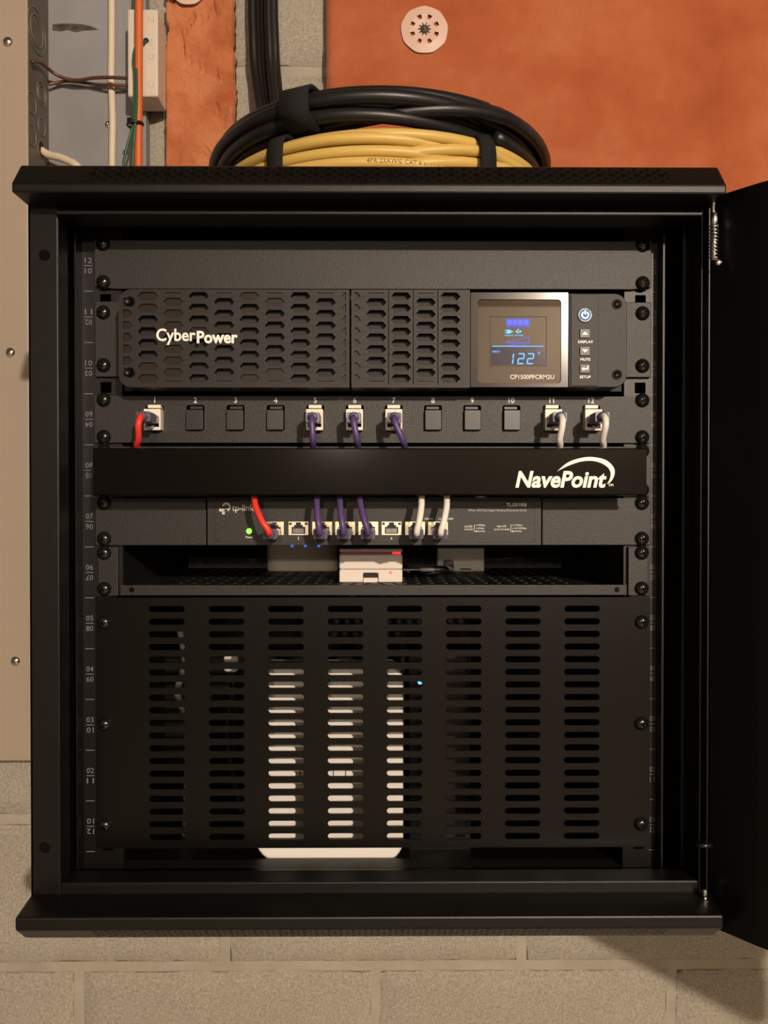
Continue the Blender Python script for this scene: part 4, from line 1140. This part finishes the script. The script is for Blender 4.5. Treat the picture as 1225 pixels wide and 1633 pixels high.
# electrical panel
YE = .306
ex1 = PX(47, YE); ez0 = PZ(1212, YE); ex0 = ex1-.36
ep = thing('electrical_panel', 'tall tan steel electrical panel at the left edge', 'electrical panel', ((ex0+ex1)/2, (YE+YP)/2, ez0))
build(MB().box(ex0, ex1, YE, YE+.004, ez0, 2.40), 'cover', M_tan, ep, bevel=.0012)
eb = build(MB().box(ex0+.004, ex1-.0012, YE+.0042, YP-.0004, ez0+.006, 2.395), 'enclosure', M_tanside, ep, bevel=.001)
xs1 = ex1-.0012
def knock(px_frac, py, r, rings, opened=False):
    y = YE+.0042+(YP-YE-.0042)*px_frac; z = PZ(py, y)
    M = Matrix.Translation((xs1, y, z)) @ Matrix.Rotation(PI/2, 4, 'Y')
    mb = MB()
    for k in range(rings):
        q = r*(1-.30*k)
        path = [(q*math.cos(a), q*math.sin(a), 0.0004) for a in [2*PI*i/36 for i in range(36)]]
        mb.tube([M @ Vector(p) for p in path], .0008, 6, closed=True)
    o = build(mb, 'knockout', M_knock, eb, smooth=True)
    if opened: build(MB().lathe([(r*.95,.0003),(r*.95,.0006),(0,.0006)], 20, M), 'knockout_hole', M_cav, eb)
knock(.40, 52, .027, 2); knock(.62, 152, .0145, 2); knock(.62, 204, .011, 1); knock(.60, 240, .0105, 1, True); knock(.15, 166, .013, 1); knock(.15, 217, .013, 1)
mb = MB().lathe([(.0062,0),(.0062,.0012),(.0050,.003),(.002,.0042),(0,.0044)], 16); mb.cur = 1
for a_ in (.3, .3+PI/2): mb.box(-.0032,.0032,-.0005,.0005,.003,.0045, Matrix.Rotation(a_,4,'Z'))
me_es = mesh_of(mb, 'cover_screw', [M_steel, M_nail], True)
for px, py in ((13,67),(17,562),(25,1054)):
    c = W(px, py, YE); inst(me_es, 'cover_screw', ep, (c.x, YE, c.z), (PI/2,0,0))
# cream cable
Yk = YP-.0045
pth = [(PX(p_,Yk), Yk, PZ(q_,Yk)) for p_, q_ in ((182,-140),(181,-40),(181,40),(180.5,90),(180,125),(181,160),(182,200),(181,250),(181,400),(183,700),(182,1000))]
tag(build(MB().tube(smooth_path(pth, 6), .0046, 10), 'cream_cable', M_creamcable, None, smooth=True), 'flat cream cable running straight up the grey plywood', 'cable')
# ivory bonding box
Yb1 = .333
bx0, bx1, bz0, bz1 = PX(205.5,Yb1), PX(254,Yb1), PZ(155,Yb1), PZ(15.5,Yb1)
bb = thing('bonding_box', 'small ivory plastic box with raised marks on the grey plywood', 'box', ((bx0+bx1)/2, Yb1+.02, bz0))
bd = build(MB().box(bx0, bx1, Yb1, YP-.0005, bz0, bz1), 'box_body', M_box, bb, bevel=.0025, seg=3)
for s_, px, py in (('N',243,33),('E',243,70),('O',243,92),('U',243,137)):
    x_ = PX(px,Yb1); z_ = PZ(py,Yb1); lettering(s_, x_-.0035, x_+.0035, z_-.004, z_+.004, Yb1-.0002, M_boxmark, bd, name='raised_mark', align='c')
c = W(233, 65, Yb1); build(MB().lathe([(.0036,.0002),(.0036,.0005),(0,.0005)], 16, at(c.x, Yb1, c.z)), 'screw_hole', M_cav, bd)
# orange conduit, green wires, tie
Yo = .318
ocx = PX(223.8,Yo)
tag(build(MB().tube([(PX(225,Yo),Yo,2.43),(PX(224.5,Yo),Yo,PZ(0,Yo)),(PX(223.5,Yo),Yo,PZ(150,Yo)),(PX(222.5,Yo),Yo,PZ(265,Yo)),(PX(222,Yo),Yo,PZ(600,Yo)),(PX(222,Yo),Yo,PZ(1000,Yo))], .0049, 14), 'orange_conduit', M_orange, None, smooth=True), 'thin orange plastic conduit passing in front of the ivory box', 'conduit')
def tubepx(name, pts, r, m, label, cat, group=None, n=8):
    P = [W(*p) for p in pts]
    return tag(build(MB().tube(smooth_path(P, 8), r, n), name, m, None, smooth=True), label, cat, group)
tubepx('green_wire', [(233,66,.331),(226,70,.3265),(217,76,.324),(213,88,.322),(214.5,105,.320),(215.5,130,.318),(215,160,.316),(213.5,185,.314),(211,205,.312),(205,225,.312),(199,250,.312),(196,275,.312),(190,400,.32)], .0017, M_green, 'green ground wire leaving the ivory box and bending away left below the tie', 'wire')
tubepx('green_wire', [(217.5,110,.3135),(218,160,.3115),(215.5,200,.3095),(214,225,.311),(212,262,.315),(211,400,.32)], .0017, M_green, 'green ground wire hanging straight down against the orange conduit', 'wire')
c = W(219, 200, Yo)
zt_ = thing('cable_tie', 'black cable tie binding the green wires to the orange conduit', 'cable tie', (c.x, Yo, c.z-.004))
loop = [(c.x-.002+.0095*math.cos(a_), Yo-.002+.0085*math.sin(a_), c.z+.0012*math.cos(a_)) for a_ in [2*PI*i/24 for i in range(24)]]
build(MB().tube(loop, .0016, 6, closed=True), 'loop', M_screw, zt_, smooth=True)
build(MB().box(c.x-.0085,c.x-.0025,Yo-.0155,Yo-.009,c.z-.003,c.z+.003), 'head', M_screw, zt_, bevel=.0008)
# copper wires
tubepx('copper_wire', [(51.5,99,.3125),(57.5,98,.322),(66.5,101,.336),(76.5,109,.348),(88,118,.355),(105,125.5,.358),(125,128,.3585),(148,124.5,.355),(175,123.5,.353),(205,125,.352),(212,125.5,.352)], .0021, M_copper, 'upper brown copper wire crossing the cream cable to the ivory box', 'wire')
tubepx('copper_wire', [(78,135,.362),(88,132.5,.3645),(108,129.5,.366),(130,131.5,.366),(152,134.5,.364),(175,135.5,.3595),(205,136.5,.361),(212,136.5,.361)], .0021, M_copper, 'lower dark copper wire running to the ivory box', 'wire')
tubepx('white_cable', [(66,240,.352),(78,247,.35),(95,251,.345),(110,257,.34),(124,266,.335),(140,290,.335),(160,360,.34),(168,480,.35)], .0050, M_creamcable, 'white cable coming out of the open panel knockout', 'cable', n=12)
# black cables dropping to the cabinet
for k, (dx_, dy_) in enumerate(((-17.5,0),(-.5,.002),(16.5,0),(8,-.0135))):
    Yv = .372+dy_
    lab = ('leftmost of the black cables hanging down the bare block strip','second black cable from the left on the bare block strip','rightmost of the black cables hanging down the bare block strip','black cable in front of the others on the bare block strip')[k]
    pts_ = [(421+dx_,-150,Yv),(420+dx_,0,Yv),(421.5+dx_,60,Yv),(424+dx_,110,Yv),(430+dx_*.95,160,Yv-.010),(440+dx_*.9,210,Yv-.017),(452+dx_*.9,262,Yv-.021),(458+dx_*.9,330,Yv-.024)]
    P = [W(*p) for p in pts_]
    P = [p for p in P if p.z > ztop_back+.012] + [Vector((P[-2].x+.004+k*.0135-.018, P[-2].y, ztop_back+.0055))]
    tag(build(MB().tube(smooth_path(P, 8), .0059, 12), 'black_cable', M_blackcable, None, smooth=True), lab, 'cable', 'black cables hanging behind the coils')
